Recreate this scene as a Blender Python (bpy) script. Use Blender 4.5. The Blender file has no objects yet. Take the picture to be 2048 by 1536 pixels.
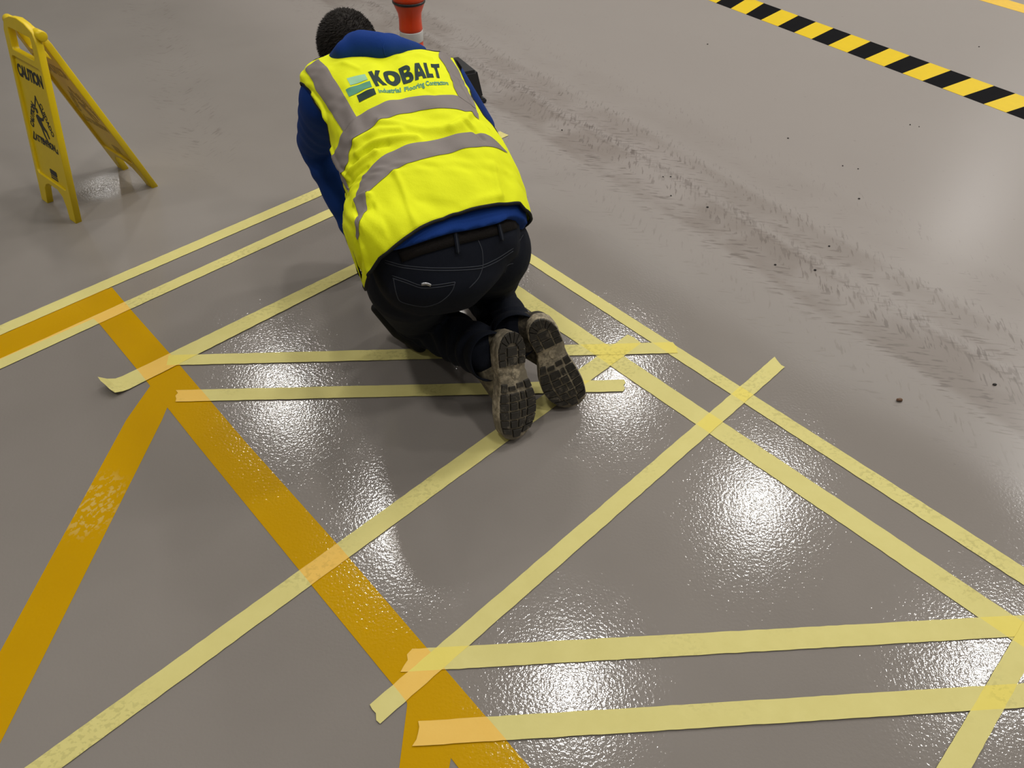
import bpy, bmesh, math, random
import numpy as np
from mathutils import Vector, Matrix
from mathutils.bvhtree import BVHTree

PI = math.pi
scene = bpy.context.scene
COL = scene.collection
random.seed(7)

# ------------------------------------------------------------------ camera
cam = bpy.data.cameras.new('camera')
cam.sensor_width = 36.0
cam.lens = 1514.84 / 2048 * 36.0
cam.clip_start = 0.05
cam_ob = bpy.data.objects.new('camera', cam)
COL.objects.link(cam_ob)
CAM_H = 1.5576
_p, _r = math.radians(43.5659), math.radians(0.8554)
_F = Vector((0, math.cos(_p), -math.sin(_p)))
_R0, _U0 = Vector((1, 0, 0)), Vector((0, math.sin(_p), math.cos(_p)))
_R = math.cos(_r) * _R0 + math.sin(_r) * _U0
_U = -math.sin(_r) * _R0 + math.cos(_r) * _U0
M = Matrix((_R, _U, -_F)).transposed().to_4x4()
M.translation = Vector((0, 0, CAM_H))
cam_ob.matrix_world = M
scene.camera = cam_ob

# ------------------------------------------------------------------ world, view, lamps
scene.view_settings.view_transform = 'Standard'
scene.view_settings.look = 'None'
scene.view_settings.gamma = 1.0
scene.view_settings.use_curve_mapping = False
scene.view_settings.exposure = 0.0
world = bpy.data.worlds.new('world')
scene.world = world
world.use_nodes = True
world.node_tree.nodes['Background'].inputs[0].default_value = (0.9, 0.88, 0.86, 1)
world.node_tree.nodes['Background'].inputs[1].default_value = 0.05
scene.cycles.max_bounces = 6
scene.cycles.sample_clamp_indirect = 4.0

CEIL_H = 6.4
LAMP_H = 6.0
LAMP_R = 0.23
LAMP_POWER = 130.0
# where the high-bay lamps hang (x, y, strength)
LAMPS = [(0.62, 3.45, 1.0), (3.12, 5.9, 1.25), (-1.33, 5.44, 1.0), (-3.25, 7.65, 0.9),
         (1.55, 8.05, 1.0), (5.02, 3.78, 1.2), (2.25, 0.4, 0.9), (-0.6, 10.3, 0.9),
         (7.9, 6.4, 2.2), (-8.05, 13.4, 0.25), (-1.4, 0.2, 0.9), (-5.2, 1.6, 0.8), (3.8, -1.8, .8),
         (10.2, 9.2, 2.6), (8.5, 12.5, 1.1)]

# ------------------------------------------------------------------ helpers
def tag(o, label=None, cat=None, group=None, kind=None):
    if label: o['label'] = label
    if cat: o['category'] = cat
    if group: o['group'] = group
    if kind: o['kind'] = kind
    return o

def empty(name, loc=(0, 0, 0), **k):
    o = bpy.data.objects.new(name, None)
    o.location = loc
    o.empty_display_size = 0.1
    COL.objects.link(o)
    return tag(o, **k)

def link_mesh(name, me, mats=(), parent=None, smooth=False, **k):
    o = bpy.data.objects.new(name, me)
    COL.objects.link(o)
    for m in (mats if isinstance(mats, (list, tuple)) else [mats]):
        me.materials.append(m)
    if smooth:
        me.polygons.foreach_set('use_smooth', [True] * len(me.polygons))
    if parent is not None:
        o.parent = parent
        bpy_parent_fix(o, parent)
    return tag(o, **k)

def world_of(o):
    m = Matrix.Translation(o.location) if o.parent is None else world_of(o.parent) @ o.matrix_parent_inverse @ Matrix.Translation(o.location)
    return m

def bpy_parent_fix(o, parent):
    # geometry is written in world coordinates: undo the parent's offset
    o.matrix_parent_inverse = world_of(parent).inverted()

def from_py(name, v, f, mats=(), parent=None, smooth=False, **k):
    me = bpy.data.meshes.new(name)
    me.from_pydata([tuple(map(float, q)) for q in v], [], [tuple(int(i) for i in q) for q in f])
    me.update()
    return link_mesh(name, me, mats, parent, smooth, **k)

def from_bm(name, bm, mats=(), parent=None, smooth=False, **k):
    me = bpy.data.meshes.new(name)
    bm.to_mesh(me); bm.free()
    return link_mesh(name, me, mats, parent, smooth, **k)

def tube_geo(pts, r, n=6, closed=False, flat=None):
    """verts, faces of a tube along pts; r scalar or list; flat=(normals, ratio)"""
    P = [Vector(p) for p in pts]
    N = len(P)
    rr = r if isinstance(r, (list, tuple)) else [r] * N
    v, f = [], []
    prev = None
    for i, p in enumerate(P):
        a = P[(i - 1) % N] if (i > 0 or closed) else P[i]
        b = P[(i + 1) % N] if (i < N - 1 or closed) else P[i]
        t = (b - a)
        t = t.normalized() if t.length > 1e-9 else Vector((0, 0, 1))
        if flat:
            u = Vector(flat[0][i]); u = (u - t * u.dot(t)).normalized()
        else:
            if prev is None:
                u = Vector((0, 0, 1)) if abs(t.z) < .9 else Vector((1, 0, 0))
            else:
                u = prev
            u = (u - t * u.dot(t)).normalized()
        prev = u
        w = t.cross(u)
        for k in range(n):
            an = 2 * PI * k / n
            ratio = flat[1] if flat else 1.0
            v.append(p + (u * math.cos(an) * ratio + w * math.sin(an)) * rr[i])
    M_ = N if closed else N - 1
    for i in range(M_):
        for k in range(n):
            a, b = i * n + k, i * n + (k + 1) % n
            c, d = ((i + 1) % N) * n + (k + 1) % n, ((i + 1) % N) * n + k
            f.append((a, b, c, d))
    if not closed:
        f.append(tuple(reversed(range(n))))
        f.append(tuple(range((N - 1) * n, N * n)))
    return v, f

def join_geo(lst):
    V_, F_ = [], []
    for v, f in lst:
        o = len(V_)
        V_ += list(v); F_ += [tuple(i + o for i in q) for q in f]
    return V_, F_

def capsule(p0, r0, p1, r1, n=20, m=5):
    p0, p1 = Vector(p0), Vector(p1)
    ax = (p1 - p0)
    L = ax.length
    ax = ax.normalized() if L > 1e-6 else Vector((0, 0, 1))
    u = ax.orthogonal().normalized(); w = ax.cross(u)
    rows = []
    for i in range(m + 1):
        t = -PI / 2 + PI / 2 * i / m
        rows.append((p0 + ax * math.sin(t) * r0, r0 * math.cos(t)))
    for i in range(m + 1):
        t = PI / 2 * i / m
        rows.append((p1 + ax * math.sin(t) * r1, r1 * math.cos(t)))
    v, f = [rows[0][0]], []
    for c, r in rows[1:-1]:
        for k in range(n):
            a = 2 * PI * k / n
            v.append(c + (u * math.cos(a) + w * math.sin(a)) * r)
    v.append(rows[-1][0])
    R_ = len(rows) - 2
    for k in range(n):
        f.append((0, 1 + (k + 1) % n, 1 + k))
        f.append((len(v) - 1, 1 + (R_ - 1) * n + k, 1 + (R_ - 1) * n + (k + 1) % n))
    for i in range(R_ - 1):
        for k in range(n):
            a, b = 1 + i * n + k, 1 + i * n + (k + 1) % n
            f.append((a, b, b + n, a + n))
    return v, f

def ellipsoid(c, radii, axes=None, n=24, m=14):
    """axes: 3 orthogonal vectors"""
    c = Vector(c)
    X, Y, Z = [Vector(a).normalized() for a in (axes or ((1, 0, 0), (0, 1, 0), (0, 0, 1)))]
    v, f = [c - Z * radii[2]], []
    for i in range(1, m):
        t = -PI / 2 + PI * i / m
        for k in range(n):
            a = 2 * PI * k / n
            v.append(c + X * radii[0] * math.cos(t) * math.cos(a) + Y * radii[1] * math.cos(t) * math.sin(a) + Z * radii[2] * math.sin(t))
    v.append(c + Z * radii[2])
    R_ = m - 1
    for k in range(n):
        f.append((0, 1 + (k + 1) % n, 1 + k))
        f.append((len(v) - 1, 1 + (R_ - 1) * n + k, 1 + (R_ - 1) * n + (k + 1) % n))
    for i in range(R_ - 1):
        for k in range(n):
            a, b = 1 + i * n + k, 1 + i * n + (k + 1) % n
            f.append((a, b, b + n, a + n))
    return v, f

def blob(name, geos, voxel, smooth_it, mats, parent=None, **k):
    """fuse overlapping closed shapes to one continuous skin"""
    v, f = join_geo(geos)
    me = bpy.data.meshes.new(name + '_raw')
    me.from_pydata([tuple(q) for q in v], [], f); me.update()
    o = bpy.data.objects.new(name + '_raw', me)
    COL.objects.link(o)
    md = o.modifiers.new('r', 'REMESH'); md.mode = 'VOXEL'; md.voxel_size = voxel; md.use_smooth_shade = True
    if smooth_it:
        ms = o.modifiers.new('s', 'SMOOTH'); ms.iterations = smooth_it; ms.factor = 0.5
    dg = bpy.context.evaluated_depsgraph_get()
    dg.update()
    me2 = bpy.data.meshes.new_from_object(o.evaluated_get(dg))
    bpy.data.objects.remove(o)
    me2.name = name
    me2.materials.clear()
    return link_mesh(name, me2, mats, parent, True, **k)

def bvh_of(o):
    me = o.data
    return BVHTree.FromPolygons([v.co.copy() for v in me.vertices], [tuple(p.vertices) for p in me.polygons])

def snap(tree, pts, off, sub=6):
    """resample a guide polyline and lay it on a surface"""
    out, nor = [], []
    P = [Vector(p) for p in pts]
    for i in range(len(P) - 1):
        for j in range(sub):
            p = P[i].lerp(P[i + 1], j / sub)
            q, n, _, _ = tree.find_nearest(p)
            out.append(q + n * off); nor.append(n)
    q, n, _, _ = tree.find_nearest(P[-1])
    out.append(q + n * off); nor.append(n)
    # relax
    for _ in range(2):
        for i in range(1, len(out) - 1):
            out[i] = (out[i - 1] + out[i] * 2 + out[i + 1]) / 4
    return out, nor

# ------------------------------------------------------------------ node helpers
class NT:
    def __init__(s, name):
        s.m = bpy.data.materials.new(name); s.m.use_nodes = True
        s.t = s.m.node_tree; s.n = s.t.nodes; s.l = s.t.links
        s.b = s.n['Principled BSDF']
    def new(s, t, **k):
        n = s.n.new(t)
        for a, b in k.items(): setattr(n, a, b)
        return n
    def put(s, sock, v):
        if hasattr(v, 'is_output') or isinstance(v, bpy.types.NodeSocket): s.l.new(v, sock)
        else: sock.default_value = v
    def math(s, op, a, b=None, c=None, clamp=False):
        n = s.new('ShaderNodeMath', operation=op, use_clamp=clamp)
        s.put(n.inputs[0], a)
        if b is not None: s.put(n.inputs[1], b)
        if c is not None: s.put(n.inputs[2], c)
        return n.outputs[0]
    def pos(s):
        if not hasattr(s, '_p'):
            g = s.new('ShaderNodeNewGeometry'); s._p = g.outputs['Position']
            x = s.new('ShaderNodeSeparateXYZ'); s.l.new(s._p, x.inputs[0]); s._x = x
        return s._p
    def lin(s, ax, ay, c):
        """ax*x + ay*y + c in world metres"""
        s.pos()
        return s.math('ADD', s.math('ADD', s.math('MULTIPLY', s._x.outputs[0], ax), s.math('MULTIPLY', s._x.outputs[1], ay)), c)
    def noise(s, scale, detail=3, rough=.55, vec=None, dist=0.0):
        n = s.new('ShaderNodeTexNoise')
        n.inputs['Scale'].default_value = scale; n.inputs['Detail'].default_value = detail
        n.inputs['Roughness'].default_value = rough; n.inputs['Distortion'].default_value = dist
        s.l.new(vec if vec is not None else s.pos(), n.inputs['Vector'])
        return n.outputs[0]
    def ramp(s, v, a, b, lo=0.0, hi=1.0):
        n = s.new('ShaderNodeMapRange'); n.interpolation_type = 'SMOOTHSTEP'
        s.put(n.inputs[0], v)
        for i, q in enumerate((a, b, lo, hi)): n.inputs[i + 1].default_value = q
        return n.outputs[0]
    def mix(s, fac, a, b):
        n = s.new('ShaderNodeMix', data_type='RGBA')
        s.put(n.inputs[0], fac)
        s.put(n.inputs[6], a if not isinstance(a, tuple) else (*a[:3], 1)); s.put(n.inputs[7], b if not isinstance(b, tuple) else (*b[:3], 1))
        return n.outputs[2]
    def comb(s, x, y, z=0.0):
        n = s.new('ShaderNodeCombineXYZ')
        for i, q in enumerate((x, y, z)): s.put(n.inputs[i], q)
        return n.outputs[0]
    def bump(s, h, strength=1.0, distance=.001):
        n = s.new('ShaderNodeBump'); s.put(n.inputs['Strength'], strength); n.inputs['Distance'].default_value = distance
        s.l.new(h, n.inputs['Height']); s.l.new(n.outputs[0], s.b.inputs['Normal'])
        return n

def srgb(r, g, b):
    f = lambda c: (c / 255 / 12.92) if c / 255 <= .04045 else ((c / 255 + .055) / 1.055) ** 2.4
    return (f(r), f(g), f(b))

def simple(name, col, rough=.6, spec=.5, noise_amt=.12, scale=40, bump=0.0, bscale=300, bdist=.001, metal=0.0):
    t = NT(name)
    c = tuple(col)
    n = t.noise(scale, 4)
    d = tuple(max(0, q * (1 - noise_amt)) for q in c); e = tuple(q * (1 + noise_amt) for q in c)
    t.put(t.b.inputs['Base Color'], t.mix(n, d, e))
    t.b.inputs['Roughness'].default_value = rough
    t.b.inputs['Specular IOR Level'].default_value = spec
    t.b.inputs['Metallic'].default_value = metal
    if bump:
        t.bump(t.noise(bscale, 3), bump, bdist)
    return t.m

# ------------------------------------------------------------------ materials of the floor
def orange_peel(t, amt=1.0, zone=True):
    """fine relief and gloss of freshly rolled resin; duller outside the new patch"""
    h1 = t.noise(135, 1.5, .5)
    h2 = t.noise(420, 1, .5)
    h = t.math('ADD', t.math('MULTIPLY', h1, 1.0), t.math('MULTIPLY', h2, .22))
    # distance beyond the outer right-hand tape and beyond the upper left-hand tapes
    d8 = t.lin(0.743, 0.669, -1.605)
    d1 = t.lin(-0.729, 0.684, -2.48)
    z = t.math('MULTIPLY', t.ramp(d8, 0.0, .42, 1, 0), t.ramp(d1, -.25, .15, 1, 0))
    wet = t.math('SQRT', t.math('ADD', t.math('POWER', t.lin(1, 0, 1.66), 2.0), t.math('POWER', t.lin(0, 1, -2.77), 2.0)))
    z = t.math('MAXIMUM', z, t.math('MULTIPLY', t.ramp(wet, .02, .20, 1, 0), .95))
    sm = t.noise(1.4, 2)
    t.bump(h, t.math('ADD', t.math('MULTIPLY', z, .85 * amt), .15 * amt), .00043)
    r = t.math('ADD', t.ramp(z, 0, 1, .32, .085), t.math('MULTIPLY', t.math('SUBTRACT', sm, .5), .08))
    t.put(t.b.inputs['Roughness'], r)
    return z

def floor_material():
    t = NT('grey_resin')
    z = orange_peel(t)
    big = t.noise(.9, 4, .6)
    base = t.mix(t.ramp(big, .3, .7), srgb(128, 122, 116), srgb(136, 130, 124))
    # dusty traffic zone with tyre tracks
    d8 = t.lin(0.743, 0.669, -1.605)
    dusty = t.ramp(d8, 0.02, .75)
    base = t.mix(t.math('MULTIPLY', dusty, .75), base, srgb(149, 142, 137))
    def band(v, c, w, soft):
        return t.ramp(t.math('ABSOLUTE', t.math('SUBTRACT', v, c)), w, w + soft, 1, 0)
    # coordinates along / across the tracks
    u = t.lin(.588, -.809, 0); v = t.lin(.809, .588, 0)
    wob = t.math('MULTIPLY', t.math('SUBTRACT', t.noise(1.1, 1), .5), .10)
    v = t.math('ADD', v, wob)
    def chevron(vv, uu, c):
        a = t.math('ABSOLUTE', t.math('SUBTRACT', vv, c))
        return t.comb(t.math('MULTIPLY', t.math('ADD', uu, t.math('MULTIPLY', a, .9)), 62), t.math('MULTIPLY', vv, 17), 0.0)
    def tread(vv, uu, c, lo, hi):
        n = t.noise(1.0, 2, .6, chevron(vv, uu, c))
        return t.ramp(n, lo, hi)
    patchy = t.ramp(t.noise(2.6, 3, .6), .34, .6)
    patchy2 = t.ramp(t.noise(9, 3, .6), .35, .65)
    far = t.ramp(u, -4.2, -1.0, 1.0, .75)
    dirt = srgb(112, 102, 94); dirt2 = srgb(88, 79, 73)
    films = [((2.13, .085, .05), .55), ((2.36, .05, .05), .35), ((2.62, .05, .10), .12)]
    for (c, w, s_), k in films:
        m = t.math('MULTIPLY', band(v, c, w, s_), t.math('MULTIPLY', patchy, k))
        base = t.mix(m, base, dirt)
    for (c, w, s_, k, lo, hi) in [(2.13, .13, .06, .62, .54, .62), (2.37, .09, .05, .55, .55, .62), (2.245, .02, .015, .5, .45, .6), (1.86, .04, .09, .30, .57, .66), (2.62, .16, .12, .28, .6, .68)]:
        m = t.math('MULTIPLY', band(v, c, w, s_), tread(v, u, c, lo, hi))
        m = t.math('MULTIPLY', t.math('MULTIPLY', m, k), t.math('MULTIPLY_ADD', patchy2, .6, .4))
        base = t.mix(m, base, dirt2)
    # track at the upper left
    u2 = t.lin(.446, -.895, 0); v2 = t.math('ADD', t.lin(.895, .446, 0), wob)
    m = t.math('MULTIPLY', band(v2, .165, .10, .08), tread(v2, u2, .165, .56, .66))
    m = t.math('MULTIPLY', t.math('MULTIPLY', m, .5), t.math('MULTIPLY', patchy2, t.ramp(u2, -2.9, -3.6)))
    base = t.mix(m, base, dirt2)
    # scattered scuffs and specks
    sc = t.noise(1.0, 3, .6, t.comb(t.lin(34, -10, 0), t.lin(9, 60, 0)))
    spk = t.math('MULTIPLY', t.ramp(sc, .69, .75), t.ramp(d8, -.2, .6))
    base = t.mix(t.math('MULTIPLY', spk, .5), base, dirt2)
    t.put(t.b.inputs['Base Color'], base)
    t.b.inputs['Specular IOR Level'].default_value = .5
    return t.m

def paint_material():
    t = NT('yellow_floor_paint')
    orange_peel(t, 1.0)
    n = t.noise(3, 4)
    base = t.mix(n, srgb(186, 140, 0), srgb(198, 153, 0))
    # pale boot-print smear on the left-hand line
    d = t.math('SQRT', t.math('ADD', t.math('POWER', t.lin(1.5, 0, 1.5 * 1.055), 2.0), t.math('POWER', t.lin(0, 1, -1.17), 2.0)))
    n2 = t.noise(1.0, 2, .6, t.comb(t.lin(30, 40, 0), t.lin(-55, 30, 0)))
    m = t.math('MULTIPLY', t.ramp(d, .055, .13, 1, 0), t.ramp(n2, .5, .58))
    base = t.mix(t.math('MULTIPLY', m, .55), base, srgb(205, 180, 110))
    t.put(t.b.inputs['Base Color'], base)
    return t.m

def tape_material(name, c1, c2, prints=True):
    t = NT(name)
    n = t.noise(18, 4, .6)
    base = t.mix(n, c1, c2)
    g = t.noise(1.0, 2, .55, t.comb(t.lin(70, 20, 0), t.lin(-22, 90, 0)))
    zone = t.ramp(t.noise(3.2, 2), .52, .62)
    m = t.math('MULTIPLY', t.ramp(g, .5, .6), zone)
    base = t.mix(t.math('MULTIPLY', m, .42), base, tuple(q * .66 for q in c1))
    t.put(t.b.inputs['Base Color'], base)
    t.b.inputs['Roughness'].default_value = .7
    t.b.inputs['Specular IOR Level'].default_value = .25
    t.bump(t.noise(90, 3), .4, .0006)
    return t.m

M_FLOOR = floor_material()
M_PAINT = paint_material()
M_TAPE = tape_material('masking_tape', srgb(203, 193, 120), srgb(214, 205, 134))
M_TAPE_P = tape_material('masking_tape_over_paint', srgb(226, 182, 84), srgb(232, 192, 98))
M_TAPE_D = tape_material('masking_tape_double', srgb(218, 202, 98), srgb(226, 211, 110))
M_WALL = simple('painted_wall', (.62, .62, .6), .7, scale=3)
M_CEIL = simple('ceiling_sheet', (.5, .5, .5), .7, scale=3)
M_METAL = simple('lamp_housing', (.5, .5, .5), .4, metal=.8)
M_BLACK = simple('black_plastic', (.012, .012, .013), .38)
M_SIGN = simple('yellow_sign_plastic', srgb(226, 196, 8), .42, .45, .06, 25, .15, 200)
M_SIGN_IN = simple('sign_moulded_print', srgb(176, 150, 16), .5)
M_PRINT = simple('black_print', (.012, .011, .010), .5)

# ------------------------------------------------------------------ the room
X0, X1, Y0, Y1 = -10.0, 12.0, -6.0, 17.0
def slab(name, x0, y0, z0, x1, y1, z1, mat, **k):
    v = [(x, y, z) for z in (z0, z1) for y in (y0, y1) for x in (x0, x1)]
    f = [(0, 2, 3, 1), (4, 5, 7, 6), (0, 1, 5, 4), (2, 6, 7, 3), (0, 4, 6, 2), (1, 3, 7, 5)]
    return from_py(name, v, f, mat, **k)
slab('floor', X0, Y0, -.2, X1, Y1, 0, M_FLOOR, kind='structure', label='grey resin floor, glossy where freshly coated, with tyre tracks')
slab('ceiling', X0, Y0, CEIL_H, X1, Y1, CEIL_H + .2, M_CEIL, kind='structure')
slab('wall_left', X0 - .2, Y0, 0, X0, Y1, CEIL_H, M_WALL, kind='structure')
slab('wall_right', X1, Y0, 0, X1 + .2, Y1, CEIL_H, M_WALL, kind='structure')
slab('wall_back', X0, Y1, 0, X1, Y1 + .2, CEIL_H, M_WALL, kind='structure')
slab('wall_front', X0, Y0 - .2, 0, X1, Y0, CEIL_H, M_WALL, kind='structure')

def lens_mat(name, s):
    t = NT(name)
    t.b.inputs['Base Color'].default_value = (.8, .8, .8, 1)
    t.b.inputs['Emission Color'].default_value = (1.0, .97, .925, 1)
    t.b.inputs['Emission Strength'].default_value = s
    return t.m
for i, (x, y, s) in enumerate(LAMPS):
    root = empty('high_bay_lamp', (x, y, LAMP_H), label='round ceiling lamp hanging above the hall floor, outside the picture', cat='lamp', group='high-bay lamps over the hall')
    v, f = [], []
    prof = [(0, .0), (LAMP_R, 0), (LAMP_R + .02, .02), (LAMP_R * .8, .12), (.1, .18), (.09, .3), (0, .3)]
    n = 32
    for r, z in prof:
        for k in range(n):
            a = 2 * PI * k / n
            v.append((x + r * math.cos(a), y + r * math.sin(a), LAMP_H + .004 + z))
    for j in range(len(prof) - 1):
        for k in range(n):
            f.append((j * n + k, j * n + (k + 1) % n, (j + 1) * n + (k + 1) % n, (j + 1) * n + k))
    from_py('housing', v, f, M_METAL, root)
    v = [(x + LAMP_R * math.cos(2 * PI * k / n), y + LAMP_R * math.sin(2 * PI * k / n), LAMP_H) for k in range(n)]
    from_py('lens', v, [tuple(reversed(range(n)))], lens_mat('lamp_lens', LAMP_POWER * s), root)
    vv, ff = tube_geo([(x, y, LAMP_H + .3), (x, y, CEIL_H)], .01)
    from_py('hanger', vv, ff, M_METAL, root)

# ------------------------------------------------------------------ painted lines
LINES = {
    'Y1': [(-1.682, 1.759), (-1.600, 1.846), (-1.383, 2.077), (-1.288, 1.988), (-1.624, 1.65)],
    'Y2': [(-1.37, 2.086), (-1.257, 1.962), (-1.054, 1.745), (-0.728, 1.389), (-0.419, 1.062), (-0.244, 0.871), (0.046, 0.554), (0.129, 0.463), (-0.011, 0.461), (-0.093, 0.552), (-0.239, 0.713), (-0.509, 1.002), (-0.867, 1.386), (-1.119, 1.661), (-1.329, 1.885), (-1.457, 1.995)],
    'Y3': [(-1.068, 1.605), (-1.086, 1.467), (-1.096, 0.775), (-1.097, 0.654), (-1.005, 0.48), (-1.001, 0.584), (-0.986, 1.469), (-0.988, 1.512), (-0.983, 1.549)],
    'Y4': [(-0.208, 0.689), (-0.206, 0.67), (-0.208, 0.55), (-0.21, 0.459), (-0.114, 0.46), (-0.111, 0.551), (-0.109, 0.569), (-0.107, 0.595), (-0.136, 0.643)],
}
LLAB = {'Y1': 'short yellow painted floor line framed by two tapes at left edge',
        'Y2': 'long yellow painted floor line running diagonally from the left down to the bottom',
        'Y3': 'yellow painted floor line with pale boot print, down to lower left corner',
        'Y4': 'yellow painted floor line stub at the bottom edge below the tape ends'}
for i, (k, pts) in enumerate(LINES.items()):
    zt = .0009 + (.0003 if k == 'Y2' else 0) + (.0001 if k == 'Y4' else 0)
    n = len(pts)
    v = [(x, y, .0) for x, y in pts] + [(x, y, zt) for x, y in pts]
    f = [tuple(range(n, 2 * n))] + [(j, (j + 1) % n, n + (j + 1) % n, n + j) for j in range(n)]
    bm = bmesh.new()
    vs = [bm.verts.new(q) for q in v]
    for q in f: bm.faces.new([vs[j] for j in q])
    bmesh.ops.recalc_face_normals(bm, faces=bm.faces)
    bmesh.ops.triangulate(bm, faces=[fc for fc in bm.faces if len(fc.verts) > 4])
    from_bm('floor_line', bm, M_PAINT, label=LLAB[k], cat='floor marking')

# yellow line far at the upper right
v = [(2.9, 5.49, 0), (3.45, 4.71, 0), (3.53, 4.86, 0), (3.0, 5.64, 0)]
v += [(x, y, .001) for x, y, _ in v]
from_py('floor_line', v, [(4, 5, 6, 7), (0, 1, 5, 4), (1, 2, 6, 5), (2, 3, 7, 6), (3, 0, 4, 7)],
        simple('pale_yellow_paint', srgb(222, 182, 60), .5), label='distant yellow floor line at the upper right corner', cat='floor marking')

# hazard tape
M_HY = simple('hazard_yellow', srgb(218, 186, 16), .45, .35, .05, 20)
M_HK = simple('hazard_black', (.004, .004, .005), .85, .08, .1, 20)
hz = empty('hazard_tape', (1.9, 4.3, 0), label='wide black and yellow striped hazard tape across the upper right floor', cat='tape')
hd = Vector((.575, -.8181, 0)); hn = Vector((.8181, .575, 0))
c0 = Vector((1.8788, 4.3261, 0)); c0 = c0 - hd * c0.dot(hd)          # on the near edge
HW = .2566
def hpt(u, e, z): return c0 + hd * u + hn * (HW * e) + Vector((0, 0, z))
bk = [(-3.268, -3.353), (-3.145, -3.207)]
edges_n = [-3.268 - .254 * 3, -3.145 - .254 * 3]
near, farr = [], []
nb = [-3.268, -3.145, -3.013, -2.889, -2.761, -2.642, -2.512, -2.395, -2.271, -2.157, -2.037, -1.923, -1.806, -1.695]
nt_ = [-3.353, -3.207, -3.074, -2.939, -2.809, -2.681, -2.548, -2.421, -2.29, -2.165, -2.039, -1.918, -1.793, -1.678]
for k in range(4, 0, -1): near.append(nb[0] - .127 * k); farr.append(nt_[0] - .13 * k)
near += nb; farr += nt_
for k in range(1, 9): near.append(nb[-1] + .116 * k); farr.append(nt_[-1] + .12 * k)
for k in range(len(near) - 1):
    z = .0012
    q = [hpt(near[k], 0, 0), hpt(near[k + 1], 0, 0), hpt(farr[k + 1], 1, 0), hpt(farr[k], 1, 0)]
    v = q + [p + Vector((0, 0, z)) for p in q]
    from_py('stripe', v, [(4, 5, 6, 7), (0, 1, 5, 4), (1, 2, 6, 5), (2, 3, 7, 6), (3, 0, 4, 7)], M_HK if k % 2 == 0 else M_HY, hz)

# ------------------------------------------------------------------ masking tapes (corner A, B of one edge; C, D of the other)
TAPES = {
    'T9': [(-0.3, 2.474), (1.216, 0.822), (-0.316, 2.394), (1.171, 0.777)],
    'T8': [(-0.301, 2.73), (1.304, 0.947), (-0.313, 2.679), (1.264, 0.915)],
    'T1': [(-1.707, 1.806), (-0.505, 3.089), (-1.682, 1.759), (-0.496, 3.012)],
    'T2': [(-1.624, 1.65), (-0.072, 3.319), (-1.6, 1.605), (-0.035, 3.274)],
    'T6': [(-0.972, 0.496), (0.37, 1.875), (-0.902, 0.496), (0.411, 1.835)],
    'T10': [(-0.213, 0.794), (1.282, 0.906), (-0.223, 0.742), (1.255, 0.854)],
    'T7': [(-0.284, 0.67), (0.814, 1.773), (-0.255, 0.634), (0.833, 1.725)],
    'T4': [(-1.058, 1.74), (0.511, 1.838), (-1.049, 1.694), (0.516, 1.786)],
    'T5': [(-0.981, 1.587), (0.339, 1.66), (-0.97, 1.539), (0.332, 1.61)],
    'T3': [(-1.206, 1.599), (-0.321, 2.492), (-1.151, 1.558), (-0.28, 2.464)],
    'T11': [(-0.179, 0.639), (1.198, 0.745), (-0.184, 0.59), (1.171, 0.693)],
    'T12': [(1.224, 0.942), (0.747, 0.472), (1.242, 0.898), (0.818, 0.473)],
}
TLAB = {
    'T1': 'upper left masking tape strip running along the far side of short yellow line',
    'T2': 'masking tape strip along near side of short yellow line, passing under the worker',
    'T3': 'masking tape strip with curled-up left end lying across the diagonal yellow line',
    'T4': 'level masking tape strip behind the boots, right end over both diagonal tapes',
    'T5': 'level masking tape strip under the boots, starting on the yellow line',
    'T6': 'masking tape strip from bottom left corner up to the left boot toe',
    'T7': 'masking tape strip crossing the floor centre, upper end crossing both right tapes',
    'T8': 'outer of two parallel masking tapes running down to the right edge',
    'T9': 'inner of two parallel masking tapes running down to the right edge',
    'T10': 'upper of two near-level masking tapes at the lower right, torn end on yellow line',
    'T11': 'lowest near-level masking tape at lower right, torn end on the bottom of yellow line',
    'T12': 'short steep masking tape strip at the lower right corner crossing two level tapes',
}
def inside(poly, x, y):
    c = False
    n = len(poly)
    for i in range(n):
        (x1, y1), (x2, y2) = poly[i], poly[(i + 1) % n]
        if (y1 > y) != (y2 > y) and x < (x2 - x1) * (y - y1) / (y2 - y1) + x1: c = not c
    return c
def quad_of(t): return [t[0], t[1], t[3], t[2]]
done = []
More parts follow.
